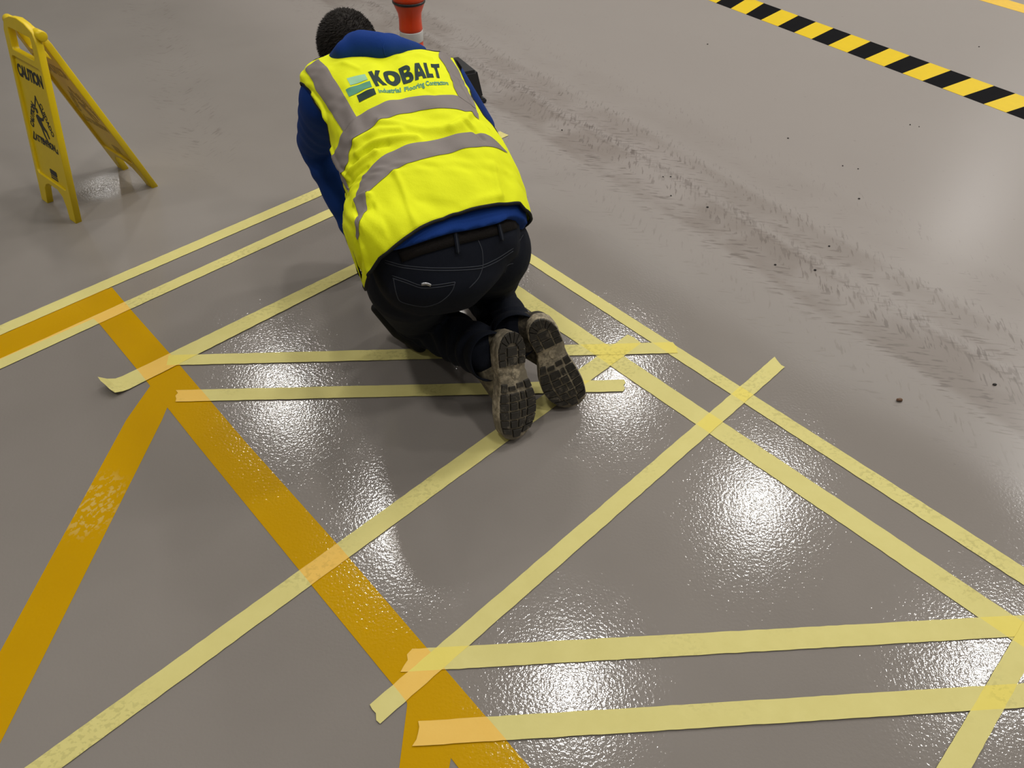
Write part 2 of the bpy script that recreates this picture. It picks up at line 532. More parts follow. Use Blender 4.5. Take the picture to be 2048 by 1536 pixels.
for ti, (k, (A, B, C, D)) in enumerate(TAPES.items()):
    A, B, C, D = [Vector((*p, 0)) for p in (A, B, C, D)]
    L = (B - A).length
    nseg = max(16, int(L / .02)); nw = 4
    rnd = random.Random(ti + 3)
    zt = .0016 + .00022 * ti
    bm = bmesh.new()
    grid = []
    wob_a = [rnd.uniform(-.0007, .0007) for _ in range(nseg + 1)]
    for i in range(nseg + 1):
        t = i / nseg
        p, q = A.lerp(B, t), C.lerp(D, t)
        row = []
        for j in range(nw + 1):
            s = j / nw
            pt = p.lerp(q, s)
            dr = (B - A).normalized()
            if i in (0, nseg):                                   # torn ends
                pt = pt + dr * rnd.uniform(-.005, .005)
            pt = pt + (q - p).normalized() * wob_a[i]
            z = zt
            if k == 'T3':                                        # curled end
                d = (pt - A.lerp(C, .5)).dot(dr)
                if d < .055:
                    zz = (.055 - d)
                    z += 9.0 * zz * zz * (0.6 + .55 * (1 - s))
            row.append(bm.verts.new((pt.x, pt.y, z)))
        grid.append(row)
    for i in range(nseg):
        for j in range(nw):
            bm.faces.new((grid[i][j], grid[i][j + 1], grid[i + 1][j + 1], grid[i + 1][j]))
    under_t = [quad_of(TAPES[u]) for u in done]
    under_p = list(LINES.values())
    me_box = [(A.x, A.y), (B.x, B.y), (D.x, D.y), (C.x, C.y)]
    for poly in under_t + under_p:
        for e in range(len(poly)):
            (x1, y1), (x2, y2) = poly[e], poly[(e + 1) % len(poly)]
            dx, dy = x2 - x1, y2 - y1
            ln = math.hypot(dx, dy)
            # only cut the part of the strip this edge runs over
            fs = []
            for fc in bm.faces:
                c = fc.calc_center_median()
                tt = ((c.x - x1) * dx + (c.y - y1) * dy) / ln
                dd = abs((c.x - x1) * dy - (c.y - y1) * dx) / ln
                if -.03 < tt < ln + .03 and dd < .04: fs.append(fc)
            if fs:
                ge = set(fs)
                for fc in fs: ge.update(fc.edges); ge.update(fc.verts)
                bmesh.ops.bisect_plane(bm, geom=list(ge), plane_co=(x1, y1, 0), plane_no=(dy, -dx, 0))
    for fc in bm.faces:
        c = fc.calc_center_median()
        mi = 0
        if any(inside(p, c.x, c.y) for p in under_p): mi = 1
        if any(inside(p, c.x, c.y) for p in under_t): mi = 2
        fc.material_index = mi
    bmesh.ops.recalc_face_normals(bm, faces=bm.faces)
    if sum(fc.normal.z for fc in bm.faces) < 0: bmesh.ops.reverse_faces(bm, faces=bm.faces)
    o = from_bm('masking_tape', bm, [M_TAPE, M_TAPE_P, M_TAPE_D], label=TLAB[k], cat='tape')
    md = o.modifiers.new('thickness', 'SOLIDIFY'); md.thickness = .0003; md.offset = 1
    done.append(k)

# crumpled scrap beside the sleeve
bm = bmesh.new()
bmesh.ops.create_icosphere(bm, subdivisions=2, radius=.017)
for q in bm.verts:
    q.co = Vector((q.co.x * 1.1, q.co.y * .8, q.co.z * .75)) * random.uniform(.65, 1.2) + Vector((-.911 + .012, 3.06, .013))
from_bm('tape_scrap', bm, M_TAPE, label='small crumpled scrap of masking tape beside the left blue sleeve', cat='litter')

# debris
M_CRUMB = simple('brown_crumb', srgb(98, 72, 52), .8, noise_amt=.4, scale=200)
def crumb(x, y, s, label, mat=None, seed=0):
    rnd = random.Random(seed)
    bm = bmesh.new()
    bmesh.ops.create_icosphere(bm, subdivisions=2, radius=s)
    for q in bm.verts:
        q.co = Vector((q.co.x * 1.35, q.co.y * .8, max(-.3 * s, q.co.z * .7))) * rnd.uniform(.85, 1.12) + Vector((x, y, .6 * s))
    from_bm('debris_crumb', bm, mat or M_CRUMB, label=label, cat='debris')
crumb(1.137, 1.590, .0075, 'brown crumb of debris alone on bare floor at the right', seed=2)
M_DARKC = simple('dark_crumb', (.02, .017, .015), .8)
v, f = [], []
rnd = random.Random(11)
specks = [(1.171, 2.405, 0.000), (1.075, 2.249, 0.000), (0.940, 2.279, 0.000), (0.633, 2.758, 0.000), (0.766, 2.672, 0.000), (0.622, 2.914, 0.000), (0.654, 2.915, 0.000), (0.213, 3.339, 0.000), (1.452, 1.665, 0.000), (1.395, 2.756, 0.000), (1.895, 3.432, 0.000), (1.860, 3.452, 0.000), (1.414, 3.035, 0.000), (1.473, 3.010, 0.000), (1.243, 3.291, 0.000), (2.637, 4.487, 0.000), (1.083, 4.463, 0.000)]
for (x, y, _) in specks:
    s = rnd.uniform(.003, .0048)
    a, b = ellipsoid((x, y, s * .5), (s * rnd.uniform(.9, 1.5), s, s * .6), n=6, m=4)
    o_ = len(v); v += a; f += [tuple(i + o_ for i in q) for q in b]
from_py('floor_grit', v, f, M_DARKC, label='dark grit specks scattered along the tyre tracks', cat='debris', kind='stuff')

# ------------------------------------------------------------------ caution sign
def curve_fill(loops, extrude, bevel=0.0, res=3):
    """2D outlines (with holes) -> mesh datablock, centred on local z"""
    cu = bpy.data.curves.new('outline', 'CURVE')
    cu.dimensions = '2D'; cu.fill_mode = 'BOTH'
    cu.extrude = extrude; cu.bevel_depth = bevel; cu.bevel_resolution = 1
    for lp in loops:
        sp = cu.splines.new('POLY'); sp.points.add(len(lp) - 1)
        for i, (x, y) in enumerate(lp): sp.points[i].co = (x, y, 0, 1)
        sp.use_cyclic_u = True
    o = bpy.data.objects.new('outline', cu); COL.objects.link(o)
    dg = bpy.context.evaluated_depsgraph_get(); dg.update()
    me = bpy.data.meshes.new_from_object(o.evaluated_get(dg))
    bpy.data.objects.remove(o); bpy.data.curves.remove(cu)
    return me

def text_mesh(body, size, bold=0.0, extrude=0.0, sx=1.0, spacing=1.0):
    cu = bpy.data.curves.new('lettering', 'FONT')
    cu.body = body; cu.size = size; cu.offset = bold; cu.extrude = extrude
    cu.align_x = 'CENTER'; cu.space_character = spacing; cu.resolution_u = 4
    o = bpy.data.objects.new('lettering', cu); COL.objects.link(o)
    dg = bpy.context.evaluated_depsgraph_get(); dg.update()
    me = bpy.data.meshes.new_from_object(o.evaluated_get(dg))
    bpy.data.objects.remove(o); bpy.data.curves.remove(cu)
    ys = [v.co.y for v in me.vertices]
    cy = (min(ys) + max(ys)) / 2
    for v in me.vertices: v.co.x *= sx; v.co.y -= cy
    return me

def place(me, mat4, name, mats, parent, **k):
    me.transform(mat4); me.name = name
    me.materials.clear()
    return link_mesh(name, me, mats, parent, **k)

def rrect(x0, y0, x1, y1, r, n=5):
    out = []
    for cx, cy, a0 in ((x1 - r, y1 - r, 0), (x0 + r, y1 - r, 90), (x0 + r, y0 + r, 180), (x1 - r, y0 + r, 270)):
        for i in range(n + 1):
            a = math.radians(a0 + 90 * i / n)
            out.append((cx + r * math.cos(a), cy + r * math.sin(a)))
    return out

sign_d = Vector((.768, -.640, 0)).normalized()            # along the width
sign_n = Vector((.640, .768, 0)).normalized()             # from front panel to rear panel
baseF = Vector((-1.760, 2.580, 0)); baseR = Vector((-1.5655, 2.854, 0))
PL = .692
hinge_c = baseF + sign_n * .130; hinge_c.z = math.sqrt(PL ** 2 - .130 ** 2)
sign = empty('caution_sign', (-1.66, 2.72, 0), label='yellow folding wet floor caution sign standing open at the upper left', cat='sign')
def frame_of(base):
    Y_ = (hinge_c - base); Y_ = (Y_ - sign_d * Y_.dot(sign_d)).normalized()
    return sign_d, Y_
W2 = .135
KY = 1.073
def sc(pts): return [(x * (1 - .10 * y / .64), y * KY) for x, y in pts]
def panel_outline():
    return sc([(-W2, 0), (-W2 + .001, .30), (-W2 + .003, .585), (-W2 + .022, .618), (-.06, .634), (0, .640), (.06, .634), (W2 - .022, .618), (W2 - .003, .585), (W2 - .001, .30), (W2, 0), (W2 - .044, 0),
         (W2 - .050, .04), (W2 - .066, .075), (W2 - .10, .092), (-W2 + .10, .092), (-W2 + .070, .080), (-W2 + .052, .06), (-W2 + .044, 0)])
handle = sc(rrect(-.094, .530, .094, .602, .012))
face = sc(rrect(-.119, .108, .119, .512, .018))
def add_panel(name, base, flip, label=None):
    X_, Y_ = frame_of(base)
    Zo = X_.cross(Y_)                                      # outward for the front panel is -sign_n side
    mat = Matrix((X_, Y_, Zo)).transposed().to_4x4(); mat.translation = base
    me = curve_fill([panel_outline(), handle, face], .0095, .0025)
    p = place(me, mat, name, M_SIGN, sign, label=label)
    me = curve_fill([sc(rrect(-.122, .105, .122, .515, .018))], .004)
    place(me, mat, 'panel_face', M_SIGN, p)
    return p, mat
front, mF = add_panel('front_panel', baseF, False)
rear, mR = add_panel('rear_panel', baseR, True)
def tri_side(a, b, w, t0, t1):
    """bar along edge a-b between fractions, width w"""
    a, b = Vector(a), Vector(b); d = b - a; n = Vector((-d.y, d.x)).normalized() * w / 2
    p, q = a + d * t0, a + d * t1
    return [tuple(p + n), tuple(p - n), tuple(q - n), tuple(q + n)]
def graphics(parent, mat, zf, mir, mt):
    s = -1 if mir else 1
    def put(me, x, y, ang, name):
        if name != 'emblem' and y < .4 and not (x == 0 and y > .4):
            k_ = 1.10
            x *= k_; y = .335 + (y - .300) * k_ if y else y
            me.transform(Matrix.Translation((0, .335 - .300 * k_ if y == 0 else 0, 0)) @ Matrix.Scale(k_, 4))
        T_ = mat @ Matrix.Translation((x * s, y * KY, zf)) @ Matrix.Scale(s, 4, (1, 0, 0)) @ Matrix.Rotation(math.radians(ang), 4, 'Z')
        place(me, T_, name, mt, parent)
    put(text_mesh('CAUTION', .056, .0028, .0004, .79, .90), -.006, .466, 0, 'lettering')
    T_, A_, B_ = (0, .385), (-.088, .225), (.088, .225)
    loops = [tri_side(A_, T_, .007, 0, .17), tri_side(A_, T_, .007, .72, 1.02), tri_side(B_, T_, .007, 0, .08), tri_side(B_, T_, .007, .66, 1.02),
             tri_side(A_, B_, .007, -.02, .10), tri_side(A_, B_, .007, .90, 1.02)]
    for k, lp in enumerate(loops): put(curve_fill([lp], .0004), 0, 0, 0, 'triangle_bar')
    put(text_mesh('CAUTION', .030, .0017, .0004, .74), -.054, .292, 61.2, 'lettering')
    put(text_mesh('CUIDADO', .026, .0009, .0004, .88), .050, .302, -61.2, 'lettering')
    put(text_mesh('ATTENTION', .030, .0016, .0004, .84), 0, .220, 0, 'lettering')
    # slipping figure
    hd_ = [(-.012 + .008 * math.cos(a), .338 + .009 * math.sin(a)) for a in np.linspace(0, 2 * PI, 14)[:-1]]
    body = [(-.014, .326), (.000, .322), (.014, .296), (.034, .284), (.044, .262), (.037, .258), (.026, .276), (.006, .282), (.016, .262), (.026, .250), (.020, .246), (.004, .262), (-.006, .284), (-.020, .300), (-.028, .316), (-.024, .322)]
    arm = [(-.008, .320), (.020, .322), (.030, .334), (.034, .330), (.024, .314), (.000, .308)]
    slip = [(-.030, .244), (.040, .238), (.040, .233), (-.030, .239)]
    for lp in (hd_, body, arm, slip): put(curve_fill([lp], .0004), 0, 0, 0, 'slipping_figure')
    # maker's block with stripes
    put(curve_fill([rrect(-.014, .143, .040, .164, .006)], .0004), 0, 0, 0, 'emblem')
    put(curve_fill([[(-.014, .136), (.040, .136), (.040, .1405), (-.014, .1405)]], .0004), 0, 0, 0, 'emblem')
    put(curve_fill([[(-.014, .127), (.040, .127), (.040, .133), (-.014, .133)]], .0004), 0, 0, 0, 'emblem')
graphics(front, mF, .0043, False, M_PRINT)
graphics(rear, mR, .0043, False, M_SIGN_IN)
for sgn in (-1, 1):
    c = hinge_c + sign_d * (.106 * sgn) - Vector((0, 0, .036)) + sign_n * .004
    v, f = tube_geo([c - sign_d * .024, c - sign_d * .022, c + sign_d * .022, c + sign_d * .024], [.013, .017, .017, .013], 20)
    from_py('hinge_knob', v, f, M_SIGN, sign, True)
v, f = tube_geo([hinge_c - sign_d * .105 - Vector((0, 0, .030)), hinge_c + sign_d * .105 - Vector((0, 0, .030))], .006, 10)
from_py('hinge_rod', v, f, M_SIGN, sign)

# ------------------------------------------------------------------ bollard
M_OR = simple('orange_plastic', srgb(224, 66, 14), .35, .5, .06, 30)
M_REFL = simple('white_reflective', (.62, .61, .58), .35, .6, .05, 60)
BX, BY = -.372, 2.77
bol = empty('bollard', (BX, BY, 0), label='orange flexible bollard with white band and black ring standing behind the worker', cat='bollard')
def lathe(name, prof, mat, parent, n=36, cx=BX, cy=BY, flute=0):
    v, f = [], []
    for r, z in prof:
        for k in range(n):
            a = 2 * PI * k / n
            v.append((cx + r * math.cos(a), cy + r * math.sin(a), z))
    for j in range(len(prof) - 1):
        for k in range(n): f.append((j * n + k, j * n + (k + 1) % n, (j + 1) * n + (k + 1) % n, (j + 1) * n + k))
    f.append(tuple(reversed(range(n)))); f.append(tuple(range((len(prof) - 1) * n, len(prof) * n)))
    return from_py(name, v, f, mat, parent, True)
lathe('base', [(.100, 0), (.098, .012), (.06, .028), (.045, .04), (.042, .045)], M_BLACK, bol)
lathe('post', [(.040, .04), (.040, .30), (.040, .62), (.0395, .622)], M_OR, bol)
lathe('reflective_band', [(.0406, .590), (.0412, .592), (.0412, .622), (.0406, .625)], M_REFL, bol)
lathe('reflective_band', [(.0406, .34), (.0412, .343), (.0412, .40), (.0406, .403)], M_REFL, bol)
lathe('head', [(.0385, .625), (.041, .629), (.040, .637), (.039, .665), (.041, .683), (.049, .702), (.053, .712), (.0545, .716)], M_OR, bol)
lathe('rubber_ring', [(.0545, .715), (.0565, .717), (.0565, .722), (.0545, .724)], M_BLACK, bol)
lathe('cap', [(.0545, .723), (.055, .735), (.050, .760), (.030, .773), (.004, .777)], M_OR, bol)

# ------------------------------------------------------------------ black case beyond the right arm
cs = empty('tool_case', (-.22, 3.66, 0), label='black plastic case on the floor just past the right arm of worker', cat='case')
def frustum(name, c, sx, sy, z0, z1, kx, ky, ang, mat, parent, bev=.01):
    bm = bmesh.new()
    bmesh.ops.create_cube(bm, size=1)
    for q in bm.verts:
        top = q.co.z > 0
        q.co.x *= sx * (kx if top else 1); q.co.y *= sy * (ky if top else 1); q.co.z = z1 if top else z0
    bmesh.ops.bevel(bm, geom=bm.edges[:], offset=bev, segments=2, affect='EDGES')
    bmesh.ops.rotate(bm, verts=bm.verts, cent=(0, 0, 0), matrix=Matrix.Rotation(ang, 3, 'Z'))
    bmesh.ops.translate(bm, verts=bm.verts, vec=Vector((c[0], c[1], 0)))
    return from_bm(name, bm, mat, parent)
CX, CY = -.305, 3.70
frustum('body', (CX, CY), .20, .26, .018, .150, .80, .80, .5, M_BLACK, cs, .012)
frustum('rim', (CX, CY), .22, .285, 0, .022, .97, .97, .5, M_BLACK, cs, .006)

# ------------------------------------------------------------------ WORKER
#<SURF>
import numpy as np, math
# s, left point, right point (world), dorsal half height, ventral half height
RG = [
 (-.28, (-0.309, 1.471, 0.400), (-0.074, 1.542, 0.400), .085, .07),
 (-.15, (-0.343, 1.419, 0.470), (-0.027, 1.596, 0.470), .125, .10),
 (0.0,  (-0.351, 1.401, 0.540), (-0.003, 1.690, 0.540), .125, .12),
 (.12,  (-0.358, 1.481, 0.570), (-0.004, 1.757, 0.570), .130, .12),
 (.25,  (-0.370, 1.562, 0.600), (-0.020, 1.811, 0.600), .130, .12),
 (.38,  (-0.400, 1.643, 0.630), (-0.038, 1.851, 0.630), .125, .12),
 (.50,  (-0.439, 1.738, 0.655), (-0.068, 1.890, 0.655), .120, .12),
 (.62,  (-0.472, 1.836, 0.680), (-0.102, 1.942, 0.680), .115, .12),
 (.74,  (-0.506, 1.920, 0.700), (-0.134, 2.024, 0.700), .105, .12),
 (.86,  (-0.551, 2.003, 0.715), (-0.163, 2.154, 0.715), .085, .11),
 (.94,  (-0.574, 2.023, 0.720), (-0.187, 2.237, 0.720), .060, .09),
 (1.00, (-0.543, 2.106, 0.720), (-0.229, 2.313, 0.720), .040, .07),
 (1.06, (-0.504, 2.223, 0.715), (-0.298, 2.374, 0.715), .035, .06),
]
def _prep():
    s = np.array([r[0] for r in RG]); L = np.array([r[1] for r in RG], float); R = np.array([r[2] for r in RG], float)
    C = (L + R) / 2; a = np.linalg.norm(R - L, axis=1) / 2 * 1.02
    lat = (R - L) / np.linalg.norm(R - L, axis=1)[:, None]
    cols = np.column_stack([C, a, lat, [r[3] for r in RG], [r[4] for r in RG]])
    N = 400
    sd = np.linspace(s[0], s[-1], N)
    D = np.array([np.interp(sd, s, cols[:, i]) for i in range(cols.shape[1])]).T
    k = 15
    ker = np.hanning(2 * k + 1); ker /= ker.sum()
    out = []
    for i in range(D.shape[1]):
        c = D[:, i]
        lo = 2 * c[0] - c[1:k + 1][::-1]; hi = 2 * c[-1] - c[-k - 1:-1][::-1]
        out.append(np.convolve(np.concatenate([lo, c, hi]), ker, 'valid'))
    D = np.array(out).T
    T = np.gradient(D[:, :3], axis=0)
    for _ in range(3):
        T = np.array([np.convolve(np.pad(T[:, i], 10, mode='edge'), np.ones(21) / 21, 'valid') for i in range(3)]).T
    T /= np.linalg.norm(T, axis=1)[:, None]
    lat = D[:, 4:7] - T * (D[:, 4:7] * T).sum(1)[:, None]
    lat /= np.linalg.norm(lat, axis=1)[:, None]
    dor = np.cross(lat, T)
    return sd, D, lat, dor
_SD, _D, _LAT, _DOR = _prep()
def surf(s, th, off=0.0):
    s = np.asarray(s, float); th = np.asarray(th, float)
    g = lambda arr: np.array([np.interp(s, _SD, arr[:, i]) for i in range(arr.shape[1])]).T
    D = g(_D); lat = g(_LAT); dor = g(_DOR)
    a = D[:, 3] + off
    c, n = np.cos(th), np.sin(th)
    b = np.where(c > 0, D[:, 7], D[:, 8]) + off
    e = .86
    x = a * np.sign(n) * np.abs(n) ** e; y = b * np.sign(c) * np.abs(c) ** e
    y = y - .012 * np.exp(-(th / .16) ** 2) * np.clip((s - .15) * 3, 0, 1) * np.clip((.95 - s) * 5, 0, 1)
    return D[:, :3] + lat * x[:, None] + dor * y[:, None]
def surf_n(s, th):
    e = 2e-3
    n = np.cross(surf(s, th + e) - surf(s, th - e), surf(s + e, th) - surf(s - e, th))
    return n / (np.linalg.norm(n, axis=1)[:, None] + 1e-12)
#</SURF>
# folds of the vest cloth: ((s, angle) start, end, height, width)
FOLDS = []
def folds(pts, h, w):
    FOLDS.append((pts, h, w))
folds([(0.4694, -0.8633), (0.4601, -0.4747), (0.4285, -0.2622)], .006, .012)
folds([(0.4117, -0.9274), (0.4127, -0.6198), (0.3938, -0.3720), (0.3829, -0.1555)], .008, .012)
folds([(0.3951, -1.1238), (0.3997, -0.8067), (0.3827, -0.4835)], -.006, .010)
folds([(0.3477, -1.2522), (0.3488, -0.9515), (0.3670, -0.6665)], .007, .010)
folds([(0.2715, -1.3054), (0.2976, -1.0843), (0.3064, -0.8687)], -.005, .008)
folds([(0.4968, -0.4202), (0.4576, -0.2220), (0.4133, -0.0196), (0.3854, 0.2005), (0.4061, 0.4371)], .006, .014)
folds([(0.3954, 0.1886), (0.4175, 0.3907), (0.4599, 0.6060)], .006, .010)
folds([(0.4016, 0.3908), (0.3814, 0.4917), (0.3457, 0.5326)], -.005, .010)
folds([(0.0636, -1.1232), (0.0757, -0.9974), (0.0788, -0.8623)], .007, .009)
folds([(0.0247, -1.1605), (0.0335, -1.0039), (0.0379, -0.8594)], -.006, .009)
folds([(-0.0030, -1.1998), (0.0005, -1.0015), (-0.0071, -0.8405)], .005, .012)
folds([(0.1979, -0.5158), (0.0603, -0.4212), (0.0083, -0.4317)], .004, .008)
folds([(0.0543, -0.3029), (0.0480, -0.1486), (0.0459, -0.0105)], -.003, .012)
folds([(0.2379, 0.5043), (0.1755, 0.4887), (0.1087, 0.4749)], .003, .010)
folds([(0.0465, 0.0981), (0.0834, 0.2405), (0.1152, 0.4919)], .003, .012)
folds([(-0.1189, -1.1963), (-0.0905, -1.2974), (-0.0460, -1.2827)], .006, .012)
folds([(-0.1416, -1.6983), (-0.0730, -1.4359), (-0.0366, -1.4013)], -.005, .010)
folds([(-0.0422, -0.8969), (-0.0190, -1.0313), (-0.0066, -1.1159)], .004, .012)
folds([(0.8185, 0.1195), (0.8248, 0.3128), (0.8070, 0.5164)], .004, .010)
folds([(0.8355, -0.4972), (0.7741, -0.3530), (0.7883, -0.1480)], .003, .010)
folds([(0.8112, -1.3984), (0.7360, -1.3155), (0.6698, -1.3363)], .005, .010)
folds([(0.5659, -1.5351), (0.4751, -1.4512), (0.3252, -1.2853)], .006, .009)
folds([(0.6043, 0.2048), (0.5715, 0.2848), (0.5831, 0.3732)], -.002, .012)
folds([(0.6835, 0.9416), (0.5958, 0.8729), (0.5175, 0.8004)], -.004, .008)
def wrinkle(s, th):
    s = np.asarray(s, float); th = np.asarray(th, float)
    X = s * .70; Y = th * .21
    w = np.zeros_like(X)
    for pts, h, wd in FOLDS:
        P = np.array([(p[0] * .70, p[1] * .21) for p in pts])
        best = np.full(X.shape, 1e9)
        n = len(P) - 1
        for i in range(n):
            a, b = P[i], P[i + 1]
            d = b - a; L2 = (d ** 2).sum() + 1e-12
            t = ((X - a[0]) * d[0] + (Y - a[1]) * d[1]) / L2
            tt = np.clip(t, 0, 1)
            dist = (X - a[0] - tt * d[0]) ** 2 + (Y - a[1] - tt * d[1]) ** 2
            best = np.minimum(best, dist)
        w += 1.35 * h * np.exp(-best / (2 * (wd * .6) ** 2))
    # broad soft unevenness of the cloth
    w += .0022 * np.sin(X * 34 + 3 * np.sin(Y * 22)) * np.cos(Y * 27 + 1.0 + X * 9)
    w += .0012 * np.sin(X * 90 + Y * 60 + 2 * np.sin(X * 40)) * np.sin(Y * 50 - X * 20)
    return w
def vest_pt(s, th, lift=0.0):
    s = np.atleast_1d(np.asarray(s, float)); th = np.atleast_1d(np.asarray(th, float))
    return surf(s, th) + surf_n(s, th) * (wrinkle(s, th) + lift)[:, None]

# --- materials
def cloth(name, col, rough=.85, amt=.1, weave=900, bump=.25, big=30, bigb=0.0, sheen=0.0):
    t = NT(name)
    n = t.noise(14, 4)
    t.put(t.b.inputs['Base Color'], t.mix(n, tuple(q * (1 - amt) for q in col), tuple(min(1, q * (1 + amt)) for q in col)))
    t.b.inputs['Roughness'].default_value = rough
    t.b.inputs['Specular IOR Level'].default_value = .2
    if sheen:
        t.b.inputs['Sheen Weight'].default_value = sheen
    h = t.math('ADD', t.noise(weave, 1), t.math('MULTIPLY', t.noise(big, 3), bigb))
    t.bump(h, bump, .0012)
    return t.m
M_VEST = cloth('fluorescent_yellow_fabric', (.77, .82, .008), .75, .04, 500, .35, 26, 5.0)
M_STRIP = cloth('silver_grey_reflective_tape', srgb(128, 120, 116), .5, .06, 700, .2, 30, 3.0)
M_PIPE = cloth('black_binding', (.012, .013, .013), .8)
M_HOOD = cloth('blue_sweatshirt_fabric', srgb(18, 54, 124), .9, .1, 600, .3, 22, 6.0)
M_DENIM = cloth('dark_navy_denim', (.0058, .0078, .0145), .9, .25, 800, .4, 18, 6.0)
M_STITCH = cloth('grey_stitching', (.045, .050, .062), .9)
M_BELT = cloth('black_woven_belt', (.010, .008, .007), .9, .4, 250, 1.0)
M_PADK = cloth('black_knee_pad', (.008, .008, .009), .6)
M_SKIN = simple('skin', srgb(196, 146, 120), .5, .4, .06, 30)
M_GREEN = simple('dark_green_print', srgb(6, 44, 38), .6, .3, .05, 80)
M_GREEN2 = simple('mid_green_print', srgb(84, 148, 118), .6, .3, .05, 80)
M_GREEN3 = simple('pale_green_print', srgb(150, 200, 160), .6, .3, .05, 80)
def hair_mat():
    t = NT('dark_brown_hair')
    n = t.noise(120, 3)
    t.put(t.b.inputs['Base Color'], t.mix(n, (.004, .003, .0022), (.019, .013, .009)))
    t.b.inputs['Roughness'].default_value = .7
    t.b.inputs['Specular IOR Level'].default_value = .25
    return t.m
M_HAIR = hair_mat()

worker = empty('person', (-.25, 1.9, 0), label='person kneeling bent over the floor in yellow high-visibility vest, blue top and dark jeans', cat='person')

# --- key joints
LSH, LEL, LWR = (-.522, 2.070, .670), (-0.639, 2.283, 0.440), (-0.514, 2.209, 0.085)
RSH, REL, RWR = (-.222, 2.190, .670), (-0.119, 2.383, 0.450), (-.19, 2.50, .085)
LHIP, LKNEE = (-.262, 1.545, .44), (-.290, 1.845, .078)
RHIP, RKNEE = (-.065, 1.67, .45), (-.095, 2.00, .078)
HEADC = Vector((-0.497, 2.293, 0.735))
NECK0 = Vector((-.395, 2.17, .710))
hdir = (HEADC - NECK0); hdir.z = 0; hdir.normalize()
hlat = Vector((hdir.y, -hdir.x, 0))

# --- boots frame
def boot_frame(T, H, n0):
    T, H, n0 = Vector(T), Vector(H), Vector(n0)
    Y_ = (H - T).normalized(); Z_ = (n0 - Y_ * n0.dot(Y_)).normalized(); X_ = Y_.cross(Z_)
    m = Matrix((X_, Y_, Z_)).transposed().to_4x4(); m.translation = T
    return m
BOOT_L = boot_frame((0.012, 1.398, 0.018), (-0.001, 1.512, 0.292), (.52, -.84, .2))
BOOT_R = boot_frame((0.186, 1.533, 0.018), (0.063, 1.569, 0.288), (.16, -.92, .24))
LANK = Vector((-0.085, 1.550, 0.205)); RANK = Vector((-0.002, 1.642, 0.205))

# --- skin body: one continuous surface, mostly hidden by the clothes
def torso_geo(s0, s1, off, ns=40, nt=48):
    v, f = [], []
    for i in range(ns + 1):
        th = np.linspace(-PI, PI, nt, endpoint=False)
        a = s0(th) if callable(s0) else np.full(nt, s0)
        v += [Vector(p) for p in surf(a + (s1 - a) * i / ns, th, off)]
    for i in range(ns):
        for k in range(nt):
            a, b = i * nt + k, i * nt + (k + 1) % nt
            f.append((a, b, b + nt, a + nt))
    for row, rev in ((0, True), (ns, False)):
        c = len(v); pts = v[row * nt:(row + 1) * nt]
        v.append(sum(pts, Vector()) / nt)
        for k in range(nt):
            a, b = row * nt + k, row * nt + (k + 1) % nt
            f.append((c, b, a) if rev else (c, a, b))
    return v, f
def hand_geo(wrist, fwd, side, flip):
    """palm down on the floor, five curled fingers"""
    wrist = Vector(wrist); fwd = Vector(fwd).normalized(); side = Vector(side).normalized()
    up = Vector((0, 0, 1)); out = []
    p0 = Vector((wrist.x, wrist.y, .030)) + fwd * .035
    out.append(capsule(wrist, .028, p0, .026))
    out.append(ellipsoid(p0 + fwd * .045, (.050, .040, .016), (fwd, side, up)))
    for k, (o, L) in enumerate(((-.030, .066), (-.010, .078), (.011, .073), (.030, .058))):
        a = p0 + fwd * .078 + side * o
        b = a + fwd * (L * .42) + side * o * .15 + Vector((0, 0, .012))
        c = b + fwd * (L * .32) - Vector((0, 0, .010))
        d = c + fwd * (L * .22) - Vector((0, 0, .014))
        out += [capsule(a, .0095, b, .009, 12, 4), capsule(b, .009, c, .0082, 12, 4), capsule(c, .0082, d, .0075, 12, 4)]
    s_ = -1 if flip else 1
    a = p0 + fwd * .020 + side * (-.030 * s_)
    b = a + side * (-.028 * s_) + fwd * .028
    c = b + side * (-.006 * s_) + fwd * .030 - Vector((0, 0, .008))
    out += [capsule(a, .013, b, .0105, 12, 4), capsule(b, .0105, c, .009, 12, 4)]
    return out
fw = Vector((-.45, .89, 0)); sd_ = Vector((.89, .45, 0))
geos = [torso_geo(-.22, 1.0, -.035)]
geos += [capsule(LSH, .05, LEL, .040), capsule(LEL, .040, LWR, .029), capsule(RSH, .05, REL, .040), capsule(REL, .040, RWR, .029)]
geos += hand_geo(LWR, Vector((.55, .1, 0)), Vector((.1, -.55, 0)), True) + hand_geo(RWR, Vector((-.6, .5, 0)), Vector((.5, .6, 0)), False)
geos += [capsule(LHIP, .080, LKNEE, .055), capsule(LKNEE, .052, LANK, .038), capsule(RHIP, .080, RKNEE, .055), capsule(RKNEE, .052, RANK, .038)]
hz_ = Vector((0, 0, 1))
face_dir = (hdir * .45 - hz_ * .9).normalized()           # the face looks down at the work
crown_dir = (hdir * .9 + hz_ * .45).normalized()
